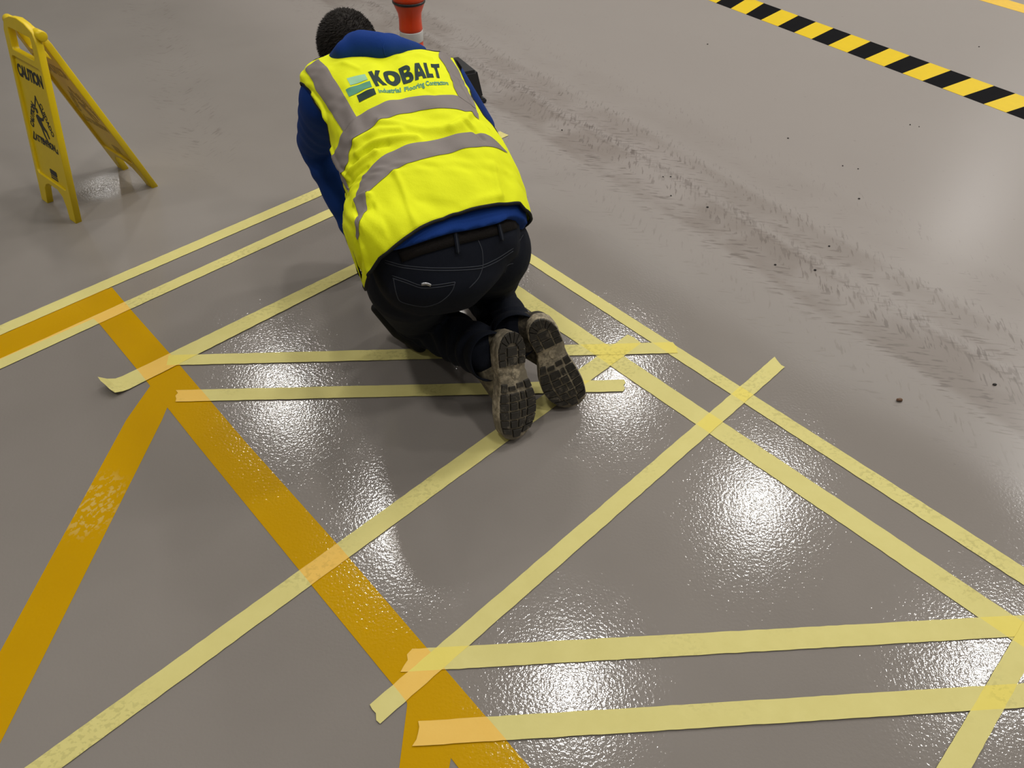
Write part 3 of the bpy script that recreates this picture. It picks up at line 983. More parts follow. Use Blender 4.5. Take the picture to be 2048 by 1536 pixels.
geos += [capsule(NECK0, .062, HEADC - crown_dir * .05, .058),
         ellipsoid(HEADC, (.076, .098, .094), (hlat, face_dir, crown_dir), 32, 20),
         ellipsoid(HEADC + face_dir * .045 - crown_dir * .060, (.056, .060, .062), (hlat, face_dir, crown_dir)),
         ellipsoid(HEADC + face_dir * .098 - crown_dir * .092, (.024, .022, .018), (hlat, face_dir, crown_dir)),
         capsule(HEADC + face_dir * .094 - crown_dir * .005, .009, HEADC + face_dir * .116 - crown_dir * .040, .014, 12, 4),
         capsule(HEADC + face_dir * .095 - crown_dir * .068 - hlat * .020, .008, HEADC + face_dir * .095 - crown_dir * .068 + hlat * .020, .008, 12, 4),
         capsule(HEADC + face_dir * .090 + crown_dir * .018 - hlat * .035, .010, HEADC + face_dir * .090 + crown_dir * .018 + hlat * .035, .010, 12, 4)]
for sg in (-1, 1):
    geos.append(ellipsoid(HEADC + hlat * (.073 * sg) - crown_dir * .018 + face_dir * .022, (.010, .018, .031), (hlat + face_dir * -.3 * sg, face_dir, crown_dir)))
blob('body', geos, .0055, 3, M_SKIN, worker)
for sg in (-1, 1):
    v, f = ellipsoid(HEADC + hlat * (.031 * sg) + face_dir * .086 - crown_dir * .004, (.012, .011, .010), (hlat, face_dir, crown_dir), 14, 8)
    from_py('eye', v, f, simple('eye_white', (.7, .68, .65), .2), worker, True)

# --- hair: cap with thousands of short tufts
rnd = random.Random(5)
hc = HEADC - face_dir * .006 + crown_dir * .004
R_h = (.085, .099, .096)
def hp(d):
    return Vector((d.dot(hlat), d.dot(face_dir), d.dot(crown_dir)))
v, f = ellipsoid(hc, (R_h[0] - .004, R_h[1] - .004, R_h[2] - .004), (hlat, face_dir, crown_dir), 48, 30)
keep = []
for q in f:
    c = sum((v[i] for i in q), Vector()) / len(q) - hc
    l = hp(c)
    if l.y < .055 and not (l.y > .02 and l.z < -.035): keep.append(q)
cap = (v, keep)
tv, tf = [], []
n_t = 0
while n_t < 9000:
    d = Vector((rnd.gauss(0, 1), rnd.gauss(0, 1), rnd.gauss(0, 1))).normalized()
    if d.y > .5 or (d.y > -.2 and d.z < -.35): continue
    n_t += 1
    p = hc + hlat * d.x * R_h[0] * .95 + face_dir * d.y * R_h[1] * .95 + crown_dir * d.z * R_h[2] * .95
    nrm = (hlat * d.x / R_h[0] + face_dir * d.y / R_h[1] + crown_dir * d.z / R_h[2]).normalized()
    flow = (crown_dir * .3 + face_dir * .8 + hlat * rnd.uniform(-.5, .5)) * .9
    t = (nrm * rnd.uniform(.3, .8) + flow * rnd.uniform(.4, 1.0)).normalized()
    side = nrm.cross(t)
    side = side.normalized() if side.length > 1e-4 else hlat
    L = rnd.uniform(.006, .012); w = rnd.uniform(.0008, .0016)
    o_ = len(tv)
    tv += [p - side * w, p + side * w, p + t * L * .6 + side * w * .6 + nrm * .001, p + t * L]
    tf += [(o_, o_ + 1, o_ + 2), (o_, o_ + 2, o_ + 3)]
V_, F_ = join_geo([cap, (tv, tf)])
from_py('hair', V_, F_, M_HAIR, worker)

# --- sweatshirt
SH = [(-0.0709, -1.3461), (-0.0488, -1.0700), (-0.0415, -0.7552), (-0.0240, -0.4263), (-0.0078, -0.1534), (0.0091, 0.0749), (0.0208, 0.2403), (0.0431, 0.5203), (0.0808, 0.8098)]
def shirt_s(th): return np.interp(th, [-PI, -2.2] + [p[1] for p in SH] + [2.2, PI], [.12, .12] + [p[0] for p in SH] + [.14, .14])
geos = [torso_geo(shirt_s, 1.04, -.010, 60, 72)]
geos += [capsule(LSH, .082, LEL, .060, 28), capsule(LEL, .060, LWR, .044, 28)]
geos += [capsule(RSH, .080, REL, .052, 28), capsule(REL, .052, RWR, .044, 28)]
shirt = blob('sweatshirt', geos, .0065, 8, M_HOOD, worker)
me = shirt.data                                            # sleeve creases
arr = np.empty(len(me.vertices) * 3); me.vertices.foreach_get('co', arr); arr = arr.reshape(-1, 3)
nn = np.empty(len(me.vertices) * 3); me.vertices.foreach_get('normal', nn); nn = nn.reshape(-1, 3)
def crease(arr, nn, A, B, amp, freq, rad, seed):
    A, B = np.array(A), np.array(B)
    d = B - A; L = np.linalg.norm(d); d = d / L
    rel = arr - A; t = rel @ d
    rr = np.linalg.norm(rel - t[:, None] * d, axis=1)
    m = (np.clip((rad - rr) / (rad * .25), 0, 1)) * np.clip(t / .05, 0, 1) * np.clip((L - t + .04) / .04, 0, 1)
    ph = seed + 2.2 * np.sin(rel @ np.array([31., 17., 9.])) + 1.3 * np.sin(rel @ np.array([-12., 37., 21.]))
    return arr + nn * (m * amp * np.sin(t * freq + ph))[:, None]
arr = crease(arr, nn, LSH, LEL, .0012, 60, .13, 1)
arr = crease(arr, nn, LEL, LWR, .0020, 70, .11, 3)
arr = crease(arr, nn, REL, RWR, .0045, 95, .11, 5)
me.vertices.foreach_set('co', arr.ravel()); me.update()
# hood bunched behind the neck
hg = []
hood_pts = [((-0.506, 2.150, 0.745), .026), ((-0.457, 2.096, 0.790), .036), ((-0.419, 2.106, 0.800), .046), ((-0.364, 2.083, 0.805), .043), ((-0.319, 2.123, 0.790), .034), ((-0.286, 2.180, 0.770), .022), ((-0.268, 2.223, 0.755), .012)]
for (a, ra), (b, rb) in zip(hood_pts[:-1], hood_pts[1:]): hg.append(capsule(a, ra, b, rb, 24, 6))
hg += [capsule((-0.469, 2.121, 0.770), .026, (-0.340, 2.113, 0.780), .028), ellipsoid((-0.435, 2.148, 0.790), (.050, .048, .038)), ellipsoid((-0.359, 2.162, 0.785), (.055, .05, .033))]
hood = blob('hood', hg, .0055, 14, M_HOOD, shirt)
tr_h = bvh_of(hood)
pts, nor = snap(tr_h, [(-0.358, 2.150, 0.830), (-0.338, 2.025, 0.850), (-0.334, 1.983, 0.840), (-0.345, 2.037, 0.800)], .0006, 6)
v, f = tube_geo(pts, .0022, 6, flat=(nor, .5))
from_py('hood_seam', v, f, M_HOOD, hood, True)

# --- trousers
tg = [torso_geo(-.27, .12, -.030, 30, 60)]
def mid(a, b, t): return tuple(Vector(a).lerp(Vector(b), t))
tg += [capsule(LHIP, .108, mid(LHIP, LKNEE, .5), .095, 28), capsule(mid(LHIP, LKNEE, .5), .095, LKNEE, .076, 28),
       capsule(LKNEE, .074, mid(LKNEE, LANK, .5), .070, 28), capsule(mid(LKNEE, LANK, .5), .070, mid(LKNEE, LANK, 1.0), .064, 28)]
tg += [capsule(RHIP, .112, mid(RHIP, RKNEE, .5), .098, 28), capsule(mid(RHIP, RKNEE, .5), .098, RKNEE, .076, 28),
       capsule(RKNEE, .074, mid(RKNEE, RANK, .5), .068, 28), capsule(mid(RKNEE, RANK, .5), .068, mid(RKNEE, RANK, 1.0), .063, 28)]
trous = blob('trousers', tg, .007, 8, M_DENIM, worker)
me = trous.data
arr = np.empty(len(me.vertices) * 3); me.vertices.foreach_get('co', arr); arr = arr.reshape(-1, 3)
nn = np.empty(len(me.vertices) * 3); me.vertices.foreach_get('normal', nn); nn = nn.reshape(-1, 3)
arr = crease(arr, nn, LKNEE, LANK, .0045, 80, .13, 2)
arr = crease(arr, nn, RKNEE, RANK, .0045, 80, .13, 4)
arr[:, 2] = np.maximum(arr[:, 2], .004)
me.vertices.foreach_set('co', arr.ravel()); me.update()
tr_t = bvh_of(trous)
for K, A in ((LKNEE, LANK), (RKNEE, RANK)):                # cuffs
    ax = (Vector(A) - Vector(K)).normalized(); c = Vector(A) + ax * .046
    u_ = ax.orthogonal().normalized(); w_ = ax.cross(u_)
    ring = [c + (u_ * math.cos(a) + w_ * math.sin(a)) * (.0665 + .002 * math.sin(3 * a)) for a in np.linspace(0, 2 * PI, 40, endpoint=False)]
    rows = []
    for off_, rad in ((-.045, -.012), (-.028, -.001), (-.004, .0015), (.010, .001), (.013, -.0015), (0, -.004)):
        rows.append([p + ax * off_ + (p - c).normalized() * rad for p in ring])
    v = [p for r in rows for p in r]; n = 40
    f = [(i * n + k, i * n + (k + 1) % n, (i + 1) * n + (k + 1) % n, (i + 1) * n + k) for i in range(len(rows) - 1) for k in range(n)]
    from_py('trouser_cuff', v, f, M_DENIM, trous, True)
def seam(name, pts, mat, r=.0013, off=.0006, flat=.5, parent=None, tree=None, closed=False):
    if not pts: return
    p, n = snap(tree or tr_t, pts, off, 5)
    v, f = tube_geo(p, r, 6, flat=(n, flat))
    return from_py(name, v, f, mat, parent or trous, True)
SEAMS = {
 'yoke_seam': [(-0.2897, 1.4235, 0.5826), (-0.2494, 1.4171, 0.5728), (-0.1894, 1.4287, 0.5591), (-0.1302, 1.4552, 0.5417), (-0.0740, 1.4911, 0.5234), (-0.0370, 1.5271, 0.5223), (-0.0037, 1.5614, 0.5271), (0.0221, 1.6443, 0.5131)],
 'yoke_seam2': [(-0.2901, 1.4220, 0.5769), (-0.2496, 1.4154, 0.5679), (-0.1895, 1.4264, 0.5538), (-0.1303, 1.4527, 0.5365), (-0.0740, 1.4887, 0.5179), (-0.0358, 1.5273, 0.5150), (-0.0024, 1.5627, 0.5191)],
 'centre_seam': [(-0.0856, 1.5132, 0.5837), (-0.0740, 1.5049, 0.5562), (-0.0729, 1.4905, 0.5196), (-0.0831, 1.4727, 0.5004), (-0.1049, 1.4516, 0.4877)],
 'pocket_seam': [(-0.2758, 1.4114, 0.5491), (-0.2443, 1.4068, 0.5405), (-0.2114, 1.4074, 0.5239), (-0.1694, 1.4218, 0.5184), (-0.1361, 1.4389, 0.5137)],
 'pocket_seam2': [(-0.2750, 1.4098, 0.5433), (-0.2446, 1.4051, 0.5348), (-0.2106, 1.4061, 0.5178), (-0.1696, 1.4200, 0.5127), (-0.1373, 1.4363, 0.5085)],
 'pocket_seam3': [(-0.1361, 1.4389, 0.5137), (-0.1409, 1.4316, 0.4989), (-0.1516, 1.4250, 0.4848), (-0.1754, 1.4182, 0.4676), (-0.2072, 1.4127, 0.4595), (-0.2407, 1.4056, 0.4717), (-0.2655, 1.4061, 0.4810), (-0.2702, 1.4037, 0.5143), (-0.2727, 1.4094, 0.5437)],
 'right_pocket_seam': [(-0.0020, 1.5809, 0.4700), (-0.0191, 1.5521, 0.4821), (-0.0229, 1.5635, 0.4546)],
 'waist_seam': [(-0.1136, 1.4980, 0.5915), (-0.0856, 1.5147, 0.5854), (-0.0339, 1.5528, 0.5758)],
}
for k, p in SEAMS.items(): seam('seam', p, M_STITCH)
for p in ([(-0.1378, 1.4979, 0.6087), (-0.1346, 1.4831, 0.5927), (-0.1312, 1.4701, 0.5715)], [(-0.0413, 1.5633, 0.5924), (-0.0363, 1.5520, 0.5776), (-0.0319, 1.5437, 0.5608)]):
    seam('belt_loop', p, M_DENIM, .0062, .007, .3)
    seam('loop_stitch', p, M_STITCH, .0010, .0088, .4)
seam('belt', [(-0.2552, 1.4248, 0.5930), (-0.2169, 1.4396, 0.6011), (-0.1792, 1.4598, 0.6018), (-0.1358, 1.4881, 0.5989), (-0.0914, 1.5173, 0.5931), (-0.0457, 1.5510, 0.5863), (0.0015, 1.6063, 0.5708)], M_BELT, .016, .0012, .22)
p = [(-0.2112, 1.4088, 0.5285), (-0.2001, 1.4124, 0.5289), (-0.1904, 1.4138, 0.5224)]
seam('metal_clip', p, simple('steel_clip', (.35, .35, .36), .35, metal=.8), .0035, .003, .6)
kp = blob('knee_pad', [capsule((-0.412, 1.802, 0.150), .016, (-0.354, 1.809, 0.060), .026), capsule((-0.354, 1.809, 0.060), .026, (-0.286, 1.775, 0.026), .022)], .005, 4, M_PADK, trous)

# --- vest: cloth shell with arm holes, reflective strips and lettering
HEM = [(-0.1663, -1.6178), (-0.1020, -1.2345), (-0.0595, -1.0020), (-0.0330, -0.7278), (-0.0076, -0.4322), (0.0188, -0.1086), (0.0486, 0.1363), (0.0845, 0.4585), (0.1171, 0.8148), (0.1093, 0.9566)]
hx = [-PI, -2.2] + [p[1] for p in HEM] + [2.2, PI]
hy = [.06, .02] + [p[0] for p in HEM] + [.16, .12]
def hem_s(th):
    return np.interp(th, hx, hy)
S_TOP = .985
AR = sorted([(0.8918, 1.1210), (0.8232, 1.2015), (0.7731, 1.3761), (0.6742, 1.2284), (0.5264, 0.8604), (0.4497, 0.7212), (0.3922, 0.6461), (0.3690, 0.6639), (0.3446, 0.6978)])
AL = sorted([(0.9105, -1.4657), (0.8589, -1.4312), (0.7808, -1.4877), (0.6910, -1.3897), (0.6358, -1.5132), (0.6001, -1.6581), (0.5309, -1.6446), (0.4118, -1.4621), (0.2431, -1.3770)])
def lim(s, right=False):
    """half angle where the back panel ends and where the front panel starts"""
    h0, h1 = .40, .925
    k = np.clip((s - h0) / .10, 0, 1) * np.clip((h1 - s) / .035, 0, 1)
    k = np.sqrt(np.clip(k, 0, 1))
    a = np.where(right, np.interp(s, [g[0] for g in AR], [g[1] for g in AR]), np.interp(s, [g[0] for g in AL], [-g[1] for g in AL]))
    a = np.clip(a, 1.0, 1.6)
    return 1.62 * (1 - k) + a * k, 1.62 + .75 * k
NS, NTB, NTF = 150, 170, 70
tcol = np.linspace(0, 1, NS + 1)
def vest_grid(front):
    P = []
    G = []
    nt = NTF if front else NTB
    for j in range(nt + 1):
        q = j / nt
        col = []
        for t in tcol:
            # iterate s because the hem depends on the angle
            s = t * S_TOP
            for _ in range(3):
                aL, bL = lim(s, False); aR, bR = lim(s, True)
                th = (-aL + (aL + aR) * q) if not front else (bR + (2 * PI - bL - bR) * q)
                thw = th if th <= PI else th - 2 * PI
                s = float(hem_s(thw)) * (1 - t) + S_TOP * t
            col.append((s, th))
        G.append(col)
    A = np.array(G)                                         # (nt+1, NS+1, 2)
    pts = vest_pt(A[:, :, 0].ravel(), A[:, :, 1].ravel(), .001)
    n = NS + 1
    f = [(j * n + i, (j + 1) * n + i, (j + 1) * n + i + 1, j * n + i + 1) for j in range(nt) for i in range(NS)]
    return pts, f, A
pb, fb, Ab = vest_grid(False); pf, ff, Af = vest_grid(True)
V_, F_ = join_geo([(list(pb), fb), (list(pf), ff)])
bm = bmesh.new()
vs = [bm.verts.new(tuple(p)) for p in V_]
for q in F_: bm.faces.new([vs[i] for i in q])
bmesh.ops.remove_doubles(bm, verts=bm.verts, dist=.0012)
bmesh.ops.recalc_face_normals(bm, faces=bm.faces)
vest = from_bm('vest', bm, M_VEST, worker, True)
md = vest.modifiers.new('thickness', 'SOLIDIFY'); md.thickness = .0012; md.offset = 1

def ribbon(name, top, bot, mat, lift=.0028, nx=110, ny=10, parent=None):
    lift = lift + .0018
    """strip sewn on the cloth between two guide lines given as (s, angle)"""
    def res(L, n):
        L = np.array(L); d = np.r_[0, np.cumsum(np.hypot(np.diff(L[:, 0]) * .7, np.diff(L[:, 1]) * .21))]
        t = np.linspace(0, d[-1], n + 1)
        o = np.column_stack([np.interp(t, d, L[:, 0]), np.interp(t, d, L[:, 1])])
        for _ in range(2):
            o[1:-1] = (o[:-2] + 2 * o[1:-1] + o[2:]) / 4
        return o
    a, b = res(top, nx), res(bot, nx)
    q = np.linspace(0, 1, ny + 1)[None, :, None]
    G = a[:, None, :] * (1 - q) + b[:, None, :] * q
    mR, mL = lim(G[:, :, 0], True)[0] - .012, lim(G[:, :, 0], False)[0] - .012
    G[:, :, 1] = np.clip(G[:, :, 1], -mL, mR)
    G[:, :, 0] = np.minimum(G[:, :, 0], .975)
    edge = np.minimum(np.arange(ny + 1), ny - np.arange(ny + 1))
    lf = np.where(edge == 0, lift - .0010, lift)[None, :] * np.ones((nx + 1, 1))
    P = vest_pt(G[:, :, 0].ravel(), G[:, :, 1].ravel(), 0.0)
    N = surf_n(G[:, :, 0].ravel(), G[:, :, 1].ravel())
    P = P + N * lf.ravel()[:, None]
    n = ny + 1
    f = [(i * n + j, i * n + j + 1, (i + 1) * n + j + 1, (i + 1) * n + j) for i in range(nx) for j in range(ny)]
    return from_py(name, list(P), f, mat, parent or vest, True)
ribbon('reflective_strip', [(0.5612, -0.6865), (0.5651, -0.4842), (0.5693, -0.3042), (0.5892, -0.0016), (0.5683, 0.2471), (0.5648, 0.4749), (0.5611, 0.6090), (0.5391, 0.8145), (0.4980, 0.8143)], [(0.4750, -0.8522), (0.4789, -0.7197), (0.4831, -0.6033), (0.5031, -0.2319), (0.5163, 0.0342), (0.4857, 0.3342), (0.4710, 0.5048), (0.4565, 0.6521), (0.4383, 0.7088)], M_STRIP, .0028)
ribbon('reflective_strip', [(0.5645, -0.9348), (0.5444, -1.0012), (0.5258, -1.2865), (0.5309, -1.6446), (0.4627, -1.5985), (0.2797, -1.4264)], [(0.5588, -0.6721), (0.4755, -0.8409), (0.4582, -1.0309), (0.4156, -1.1624), (0.4031, -1.3991), (0.1966, -1.3219)], M_STRIP, .0030)
ribbon('reflective_strip', [(0.3591, 0.7050), (0.3721, 0.6443), (0.3767, 0.4508), (0.3637, 0.1953), (0.3612, -0.0130), (0.3501, -0.2818), (0.3353, -0.5298), (0.3045, -0.7607), (0.2435, -0.9995), (0.1247, -1.0898), (0.0568, -1.1060), (0.0091, -1.1806), (-0.0197, -1.3499)], [(0.3141, 0.9614), (0.3149, 0.6975), (0.3123, 0.4797), (0.2948, 0.1404), (0.2699, -0.0877), (0.2344, -0.3696), (0.2019, -0.5578), (0.1569, -0.6929), (0.0921, -0.8606), (0.0364, -0.9558), (0.0070, -1.0804), (-0.0186, -1.2482), (-0.0271, -1.3332)], M_STRIP, .0028, 140)
ribbon('reflective_strip', [(0.9203, -1.1362), (0.8950, -1.1348), (0.7936, -1.2185), (0.6767, -1.1275), (0.5389, -0.9848)], [(0.9394, -0.7779), (0.8943, -0.7478), (0.7865, -0.7762), (0.6929, -0.7409), (0.5548, -0.6781)], M_STRIP, .0034, 80)
ribbon('reflective_strip', [(1.0451, 1.0136), (1.0253, 0.9331), (0.8226, 0.6801), (0.7526, 0.7240), (0.6657, 0.7106), (0.5585, 0.6121)], [(1.0055, 1.1076), (0.9956, 1.1747), (0.8512, 0.9871), (0.7879, 1.0868), (0.7135, 1.0635), (0.6089, 0.9809), (0.4980, 0.8143)], M_STRIP, .0034, 80)

def along(G, lift=.003):
    A = np.array(G)
    return [Vector(p) for p in vest_pt(A[:, 0], A[:, 1], lift)]
rim_pts = along([(float(hem_s(t)), t) for t in np.linspace(-1.9, 1.9, 120)], .0005)
v, f = tube_geo(rim_pts, .0042, 8)
from_py('hem_binding', v, f, M_PIPE, vest, True)
for sg in (-1, 1):
    loop = []
    for s in np.linspace(.41, .922, 60): loop.append((s, sg * float(lim(s, sg > 0)[0])))
    for s in np.linspace(.922, .41, 60): loop.append((s, sg * float(lim(s, sg > 0)[1])))
    v, f = tube_geo(along(loop, .0005), .0038, 8, closed=True)
    from_py('arm_binding', v, f, M_PIPE, vest, True)
v, f = tube_geo(along([(S_TOP, t) for t in np.linspace(-PI, PI, 80, endpoint=False)], .0005), .0036, 8, closed=True)
from_py('neck_binding', v, f, M_PIPE, vest, True)

# lettering printed on the back
def wrap(me, x0, x1, y0, y1, quad, name, mat, lift=.0030, nx=48, ny=5):
    """map a flat mesh in the box onto the cloth; quad = (s, angle) of TL, TR, BR, BL"""
    bm = bmesh.new(); bm.from_mesh(me); bpy.data.meshes.remove(me)
    for i in range(1, nx):
        x = x0 + (x1 - x0) * i / nx
        bmesh.ops.bisect_plane(bm, geom=bm.verts[:] + bm.edges[:] + bm.faces[:], plane_co=(x, 0, 0), plane_no=(1, 0, 0))
    for i in range(1, ny):
        y = y0 + (y1 - y0) * i / ny
        bmesh.ops.bisect_plane(bm, geom=bm.verts[:] + bm.edges[:] + bm.faces[:], plane_co=(0, y, 0), plane_no=(0, 1, 0))
    bmesh.ops.triangulate(bm, faces=bm.faces)
    TL, TR, BR, BL = [np.array(q) for q in quad]
    xs = np.array([(q.co.x - x0) / (x1 - x0) for q in bm.verts]); ys = np.array([(q.co.y - y0) / (y1 - y0) for q in bm.verts])
    xx, yy = xs[:, None], ys[:, None]
    G = (BL * (1 - xx) + BR * xx) * (1 - yy) + (TL * (1 - xx) + TR * xx) * yy
    P = vest_pt(G[:, 0], G[:, 1], lift)
    for q, p in zip(bm.verts, P): q.co = p
    bmesh.ops.recalc_face_normals(bm, faces=bm.faces)
    if sum((fc.normal.z for fc in bm.faces)) < 0: bmesh.ops.reverse_faces(bm, faces=bm.faces)
    return from_bm(name, bm, mat, vest)
def arc(cx, cy, rx, ry, a0, a1, n=12):
    return [(cx + rx * math.cos(math.radians(a0 + (a1 - a0) * i / n)), cy + ry * math.sin(math.radians(a0 + (a1 - a0) * i / n))) for i in range(n + 1)]
GL = {
 'K': (.96, [[(0, 0), (.32, 0), (.32, .26), (.38, .36), (.60, 0), (.99, 0), (.60, .60), (.95, 1), (.58, 1), (.32, .66), (.32, 1), (0, 1)]]),
 'O': (1.06, [arc(.53, .5, .53, .54, 0, 360, 30)[:-1], arc(.53, .5, .205, .24, 0, 360, 24)[:-1]]),
 'B': (.90, [[(0, 0)] + arc(.52, .29, .38, .29, -90, 75) + arc(.50, .75, .33, .25, -40, 90) + [(0, 1)],
             [(.31, .22)] + arc(.46, .305, .11, .085, -90, 90, 8) + [(.31, .39)], [(.31, .62)] + arc(.45, .70, .09, .075, -90, 90, 8) + [(.31, .775)]]),
 'A': (1.06, [[(0, 0), (.33, 0), (.385, .17), (.675, .17), (.73, 0), (1.06, 0), (.72, 1), (.34, 1)], [(.45, .39), (.61, .39), (.53, .67)]]),
 'L': (.70, [[(0, 0), (.70, 0), (.70, .27), (.32, .27), (.32, 1), (0, 1)]]),
 'T': (.90, [[(.29, 0), (.61, 0), (.61, .73), (.90, .73), (.90, 1), (0, 1), (0, .73), (.29, .73)]]),
}
word = 'KOBALT'; gap = .035
tot = sum(GL[c][0] for c in word) + gap * 5
QK = [(0.7487, -0.2743), (0.7689, 0.6250), (0.6630, 0.5338), (0.6613, -0.2653)]
x = 0
for c in word:
    w_, loops = GL[c]
    me = curve_fill([[(x + px_, py_) for px_, py_ in lp] for lp in loops], 0)
    wrap(me, 0, tot, 0, 1, QK, 'letter', M_GREEN, .0032, 36, 4)
    x += w_ + gap
me = text_mesh('Industrial Flooring Contractors', 1.0, .034, 0, 1.0, 1.0)
xs_ = [q.co.x for q in me.vertices]; ys_ = [q.co.y for q in me.vertices]
wrap(me, min(xs_), max(xs_), min(ys_), max(ys_), [(0.6463, -0.2560), (0.6476, 0.6044), (0.6151, 0.5691), (0.6127, -0.2691)], 'lettering', M_GREEN2, .0032, 50, 3)
for quad, mt in (([(0.7465, -0.5867), (0.7413, -0.3231), (0.7075, -0.3209), (0.7089, -0.5780)], M_GREEN3), ([(0.7015, -0.6785), (0.6985, -0.3039), (0.6634, -0.3127), (0.6592, -0.6701)], M_GREEN2), ([(0.6519, -0.5575), (0.6544, -0.2966), (0.6177, -0.3057), (0.6123, -0.5598)], M_GREEN)):
    wrap(curve_fill([[(0, 0), (1, 0), (1, 1), (0, 1)]], 0), 0, 1, 0, 1, quad, 'logo_block', mt, .0032, 10, 6)

# --- boots
def rubber(name, c0, c1, lo=.42, hi=.66):
    t = NT(name)
    n = t.noise(70, 5, .7)
    n2 = t.noise(16, 3, .6)
    m = t.math('MULTIPLY', t.ramp(n, lo, hi), t.ramp(n2, .3, .65))
    t.put(t.b.inputs['Base Color'], t.mix(m, c0, c1))
    t.b.inputs['Roughness'].default_value = .7
    t.b.inputs['Specular IOR Level'].default_value = .3
    t.bump(t.noise(220, 3), .5, .001)
    return t.m
M_LUG = rubber('worn_black_rubber', srgb(50, 47, 42), srgb(120, 111, 96), .50, .74)
M_SOLE = rubber('dusty_sole', srgb(112, 104, 88), srgb(184, 171, 146), .38, .62)
M_UP = rubber('tan_dusty_leather', srgb(88, 82, 68), srgb(160, 147, 120), .36, .64)
M_UP2 = rubber('dark_scuffed_leather', srgb(54, 50, 42), srgb(104, 95, 78), .40, .68)
HWID = [(0, .006), (.006, .024), (.015, .034), (.03, .043), (.055, .051), (.085, .0545), (.12, .052), (.15, .045), (.175, .039), (.205, .037), (.235, .039), (.262, .040), (.285, .034), (.298, .024), (.306, .010), (.309, .004)]
def halfw(y): return 1.08 * float(np.interp(y, [a for a, _ in HWID], [b for _, b in HWID]))
def boot(mat, parent, mirror, lab, ank, knee):
    sx = -1 if mirror else 1
    def cxo(y): return sx * (.010 * math.sin(min(1, max(0, (.19 - y) / .19)) * PI) - .004 * (y > .2))
    ys = np.concatenate([np.linspace(0, .03, 8), np.linspace(.04, .28, 26), np.linspace(.285, .309, 8)])
    out = [(cxo(y) + halfw(y), y) for y in ys] + [(cxo(y) - halfw(y), y) for y in ys[::-1]]
    n = len(out); n2 = len(ys)
    def loc(p): return mat @ Vector(p)
    # upper
    g = [capsule(loc((cxo(.06), .052, -.052)), .041, loc((cxo(.12), .13, -.060)), .042), capsule(loc((cxo(.12), .13, -.060)), .042, loc((0, .262, -.060)), .038),
         capsule(loc((0, .13, -.068)), .040, ank, .050), capsule(loc((0, .258, -.06)), .038, ank, .052),
         capsule(ank, .052, Vector(ank).lerp(Vector(knee), .08), .054), ellipsoid(loc((cxo(.05), .060, -.045)), (.047, .055, .040), [mat.to_3x3() @ Vector(a) for a in ((1, 0, 0), (0, 1, 0), (0, 0, 1))])]
    b = blob('boot', g, .0045, 5, M_UP2 if mirror else M_UP, parent, label=lab)
    # midsole with a rounded side wall
    lay = [(-.046, .90), (-.040, .97), (-.022, .99), (-.020, .965), (-.016, .965), (-.014, 1.0), (-.003, 1.0), (0, .97)]
    v = []
    for z, k in lay:
        for (x, y) in out:
            c = cxo(y)
            yy = .155 + (y - .155) * (1 - (1 - k) * .35)
            v.append(loc((c + (x - c) * k, yy, z)))
    f = []
    for j in range(len(lay) - 1):
        for i in range(n): f.append((j * n + i, j * n + (i + 1) % n, (j + 1) * n + (i + 1) % n, (j + 1) * n + i))
    o = (len(lay) - 1) * n
    for i in range(n2 - 1): f.append((o + i, o + i + 1, o + n - 2 - i, o + n - 1 - i)); f.append((n - 1 - i, n - 2 - i, i + 1, i))
    bm = bmesh.new(); vs = [bm.verts.new(q) for q in v]
    for q in f: bm.faces.new([vs[i] for i in q])
    bmesh.ops.recalc_face_normals(bm, faces=bm.faces)
    from_bm('sole', bm, M_SOLE, b, True)
    def lug(poly, h=.0062, name='tread_lug', mt=M_LUG):
        c = (sum(p[0] for p in poly) / len(poly), sum(p[1] for p in poly) / len(poly))
        m = len(poly)
        v = [loc((x, y, -.001)) for x, y in poly] + [loc((c[0] + (x - c[0]) * .97, c[1] + (y - c[1]) * .97, h * .75)) for x, y in poly] + [loc((c[0] + (x - c[0]) * .90, c[1] + (y - c[1]) * .90, h)) for x, y in poly]
        f = [(i + a, (i + 1) % m + a, (i + 1) % m + m + a, i + m + a) for a in (0, m) for i in range(m)] + [tuple(range(2 * m, 3 * m))]
        bm = bmesh.new(); vs = [bm.verts.new(q) for q in v]
        for q in f: bm.faces.new([vs[i] for i in q])
        bmesh.ops.recalc_face_normals(bm, faces=bm.faces)
        if len(poly) > 4: bmesh.ops.triangulate(bm, faces=[q for q in bm.faces if len(q.verts) > 4])
        from_bm(name, bm, mt, b)
    def cell(u0, u1, y0, y1, k=.965, skew=0.0, bow=0.0):
        pts = []
        def P_(u, y):
            y2 = y + bow * u * u + skew * u
            y2 = min(max(y2, .004), .306)
            return (cxo(y2) + u * halfw(y2) * k, y2)
        for u in np.linspace(u0, u1, 3): pts.append(P_(u, y0))
        for u in np.linspace(u1, u0, 3): pts.append(P_(u, y1))
        return pts
    g_ = .0031
    # forefoot: five rows of side lugs and centre lugs, bowed towards the toe
    rows = [.010, .034, .060, .086, .112, .140]
    for i in range(5):
        y0, y1 = rows[i] + g_, rows[i + 1] - g_
        bo = .012 - .002 * i
        if i == 0:
            lug(cell(-.95, -.40, y0 + .004, y1 + .002, 1, 0, bo)); lug(cell(-.32, .32, y0 - .004, y1, 1, 0, bo)); lug(cell(.40, .95, y0 + .004, y1 + .002, 1, 0, bo))
        else:
            lug(cell(-.97, -.50, y0, y1, 1, 0, bo)); lug(cell(.50, .97, y0, y1, 1, 0, bo))
            lug(cell(-.42, -.03 if i % 2 else .12, y0, y1, 1, 0, bo)); lug(cell(.05 if i % 2 else .20, .42, y0, y1, 1, 0, bo))
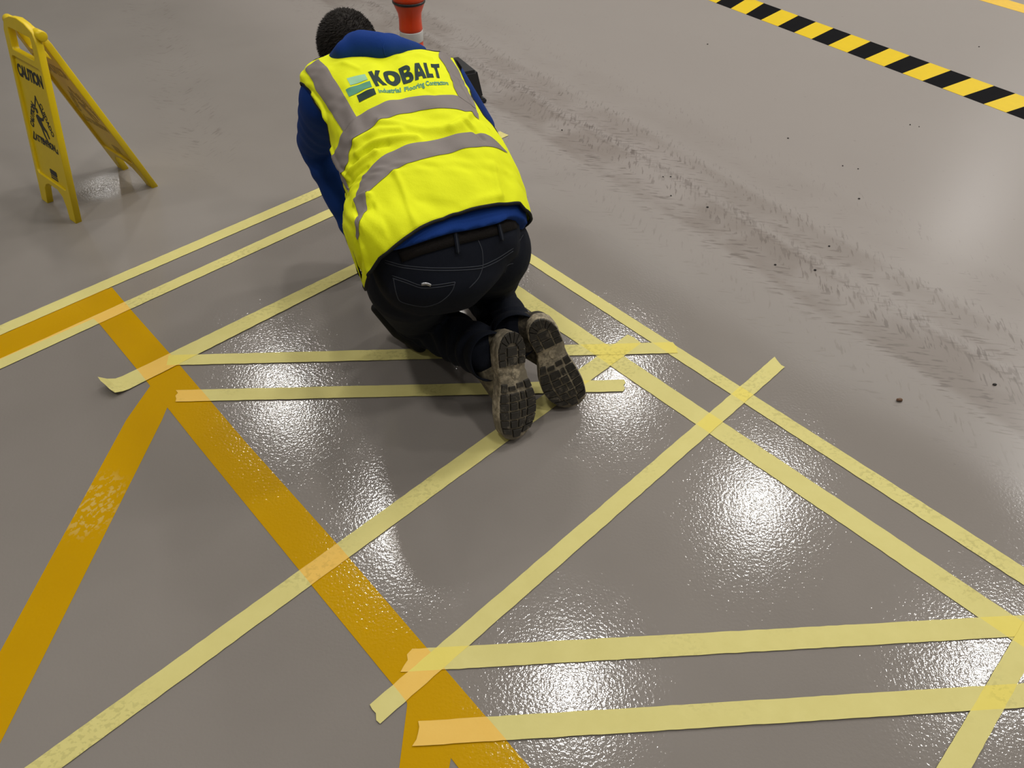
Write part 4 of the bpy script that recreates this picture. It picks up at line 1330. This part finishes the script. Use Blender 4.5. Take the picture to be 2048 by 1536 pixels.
    for u0, u1 in ((-.97, -.58), (.58, .97)): lug(cell(u0, u1, .144, .166, 1, 0, .004))
    lug(cell(-.48, -.05, .146, .158, 1, 0, .004), .0045); lug(cell(.05, .48, .150, .164, 1, 0, .004), .0045)
    # arch plate with a raised oval
    ov = [(cxo(.19) + .0075 * math.cos(a), .192 + .014 * math.sin(a)) for a in np.linspace(0, 2 * PI, 16, endpoint=False)]
    lug(ov, .0022, 'arch_oval', M_SOLE)
    # heel block: side lugs, centre column and a fan at the back
    for i, (y0, y1) in enumerate(((.218, .234), (.238, .254), (.258, .270))):
        lug(cell(-.98, -.46, y0, y1)); lug(cell(.46, .98, y0, y1))
    lug(cell(-.36, .36, .217, .240, 1, 0, 0)); lug(cell(-.36, .36, .244, .268, 1, 0, 0))
    hc_ = (cxo(.25), .262); aa = np.linspace(5, 175, 8)
    for a0, a1 in zip(aa[:-1], aa[1:]):
        pl = []
        for a, r in ((a0 + 2, 0), (a1 - 2, 0), (a1 - 2, 1), (a0 + 2, 1)):
            ca, sa = math.cos(math.radians(a)), math.sin(math.radians(a))
            rr_ = (.016, .014) if r == 0 else (.0375, .0445)
            pl.append((hc_[0] + ca * rr_[0], hc_[1] + .003 + sa * rr_[1]))
        lug(pl)
    return b
boot(BOOT_L, worker, False, 'left work boot, tan dirt along its side', LANK, LKNEE)
boot(BOOT_R, worker, True, 'right work boot, darker, tipped outward', RANK, RKNEE)

# --- small things between the legs
v, f = tube_geo([(-0.231, 1.904, 0.100), (-0.214, 1.921, 0.070), (-0.196, 1.931, 0.030), (-0.155, 1.903, 0.012)], [.006, .008, .007, .004], 10)
kn = empty('tool', (-0.200, 1.969, 0.000), label='orange-handled tool lying between the knees of the worker', cat='tool')
from_py('handle', v, f, M_OR, kn, True)
v = [Vector(p) for p in ((-0.228, 1.979, 0.004), (-0.203, 1.969, 0.006), (-0.205, 1.932, 0.012), (-0.223, 1.956, 0.005))]
v += [p + Vector((0, 0, .0012)) for p in v]
from_py('paper_scrap', v, [(4, 5, 6, 7), (3, 2, 1, 0), (0, 1, 5, 4), (1, 2, 6, 5), (2, 3, 7, 6), (3, 0, 4, 7)], simple('pale_paper', (.5, .5, .48), .8), label='small pale scrap on the floor between the knees', cat='litter')
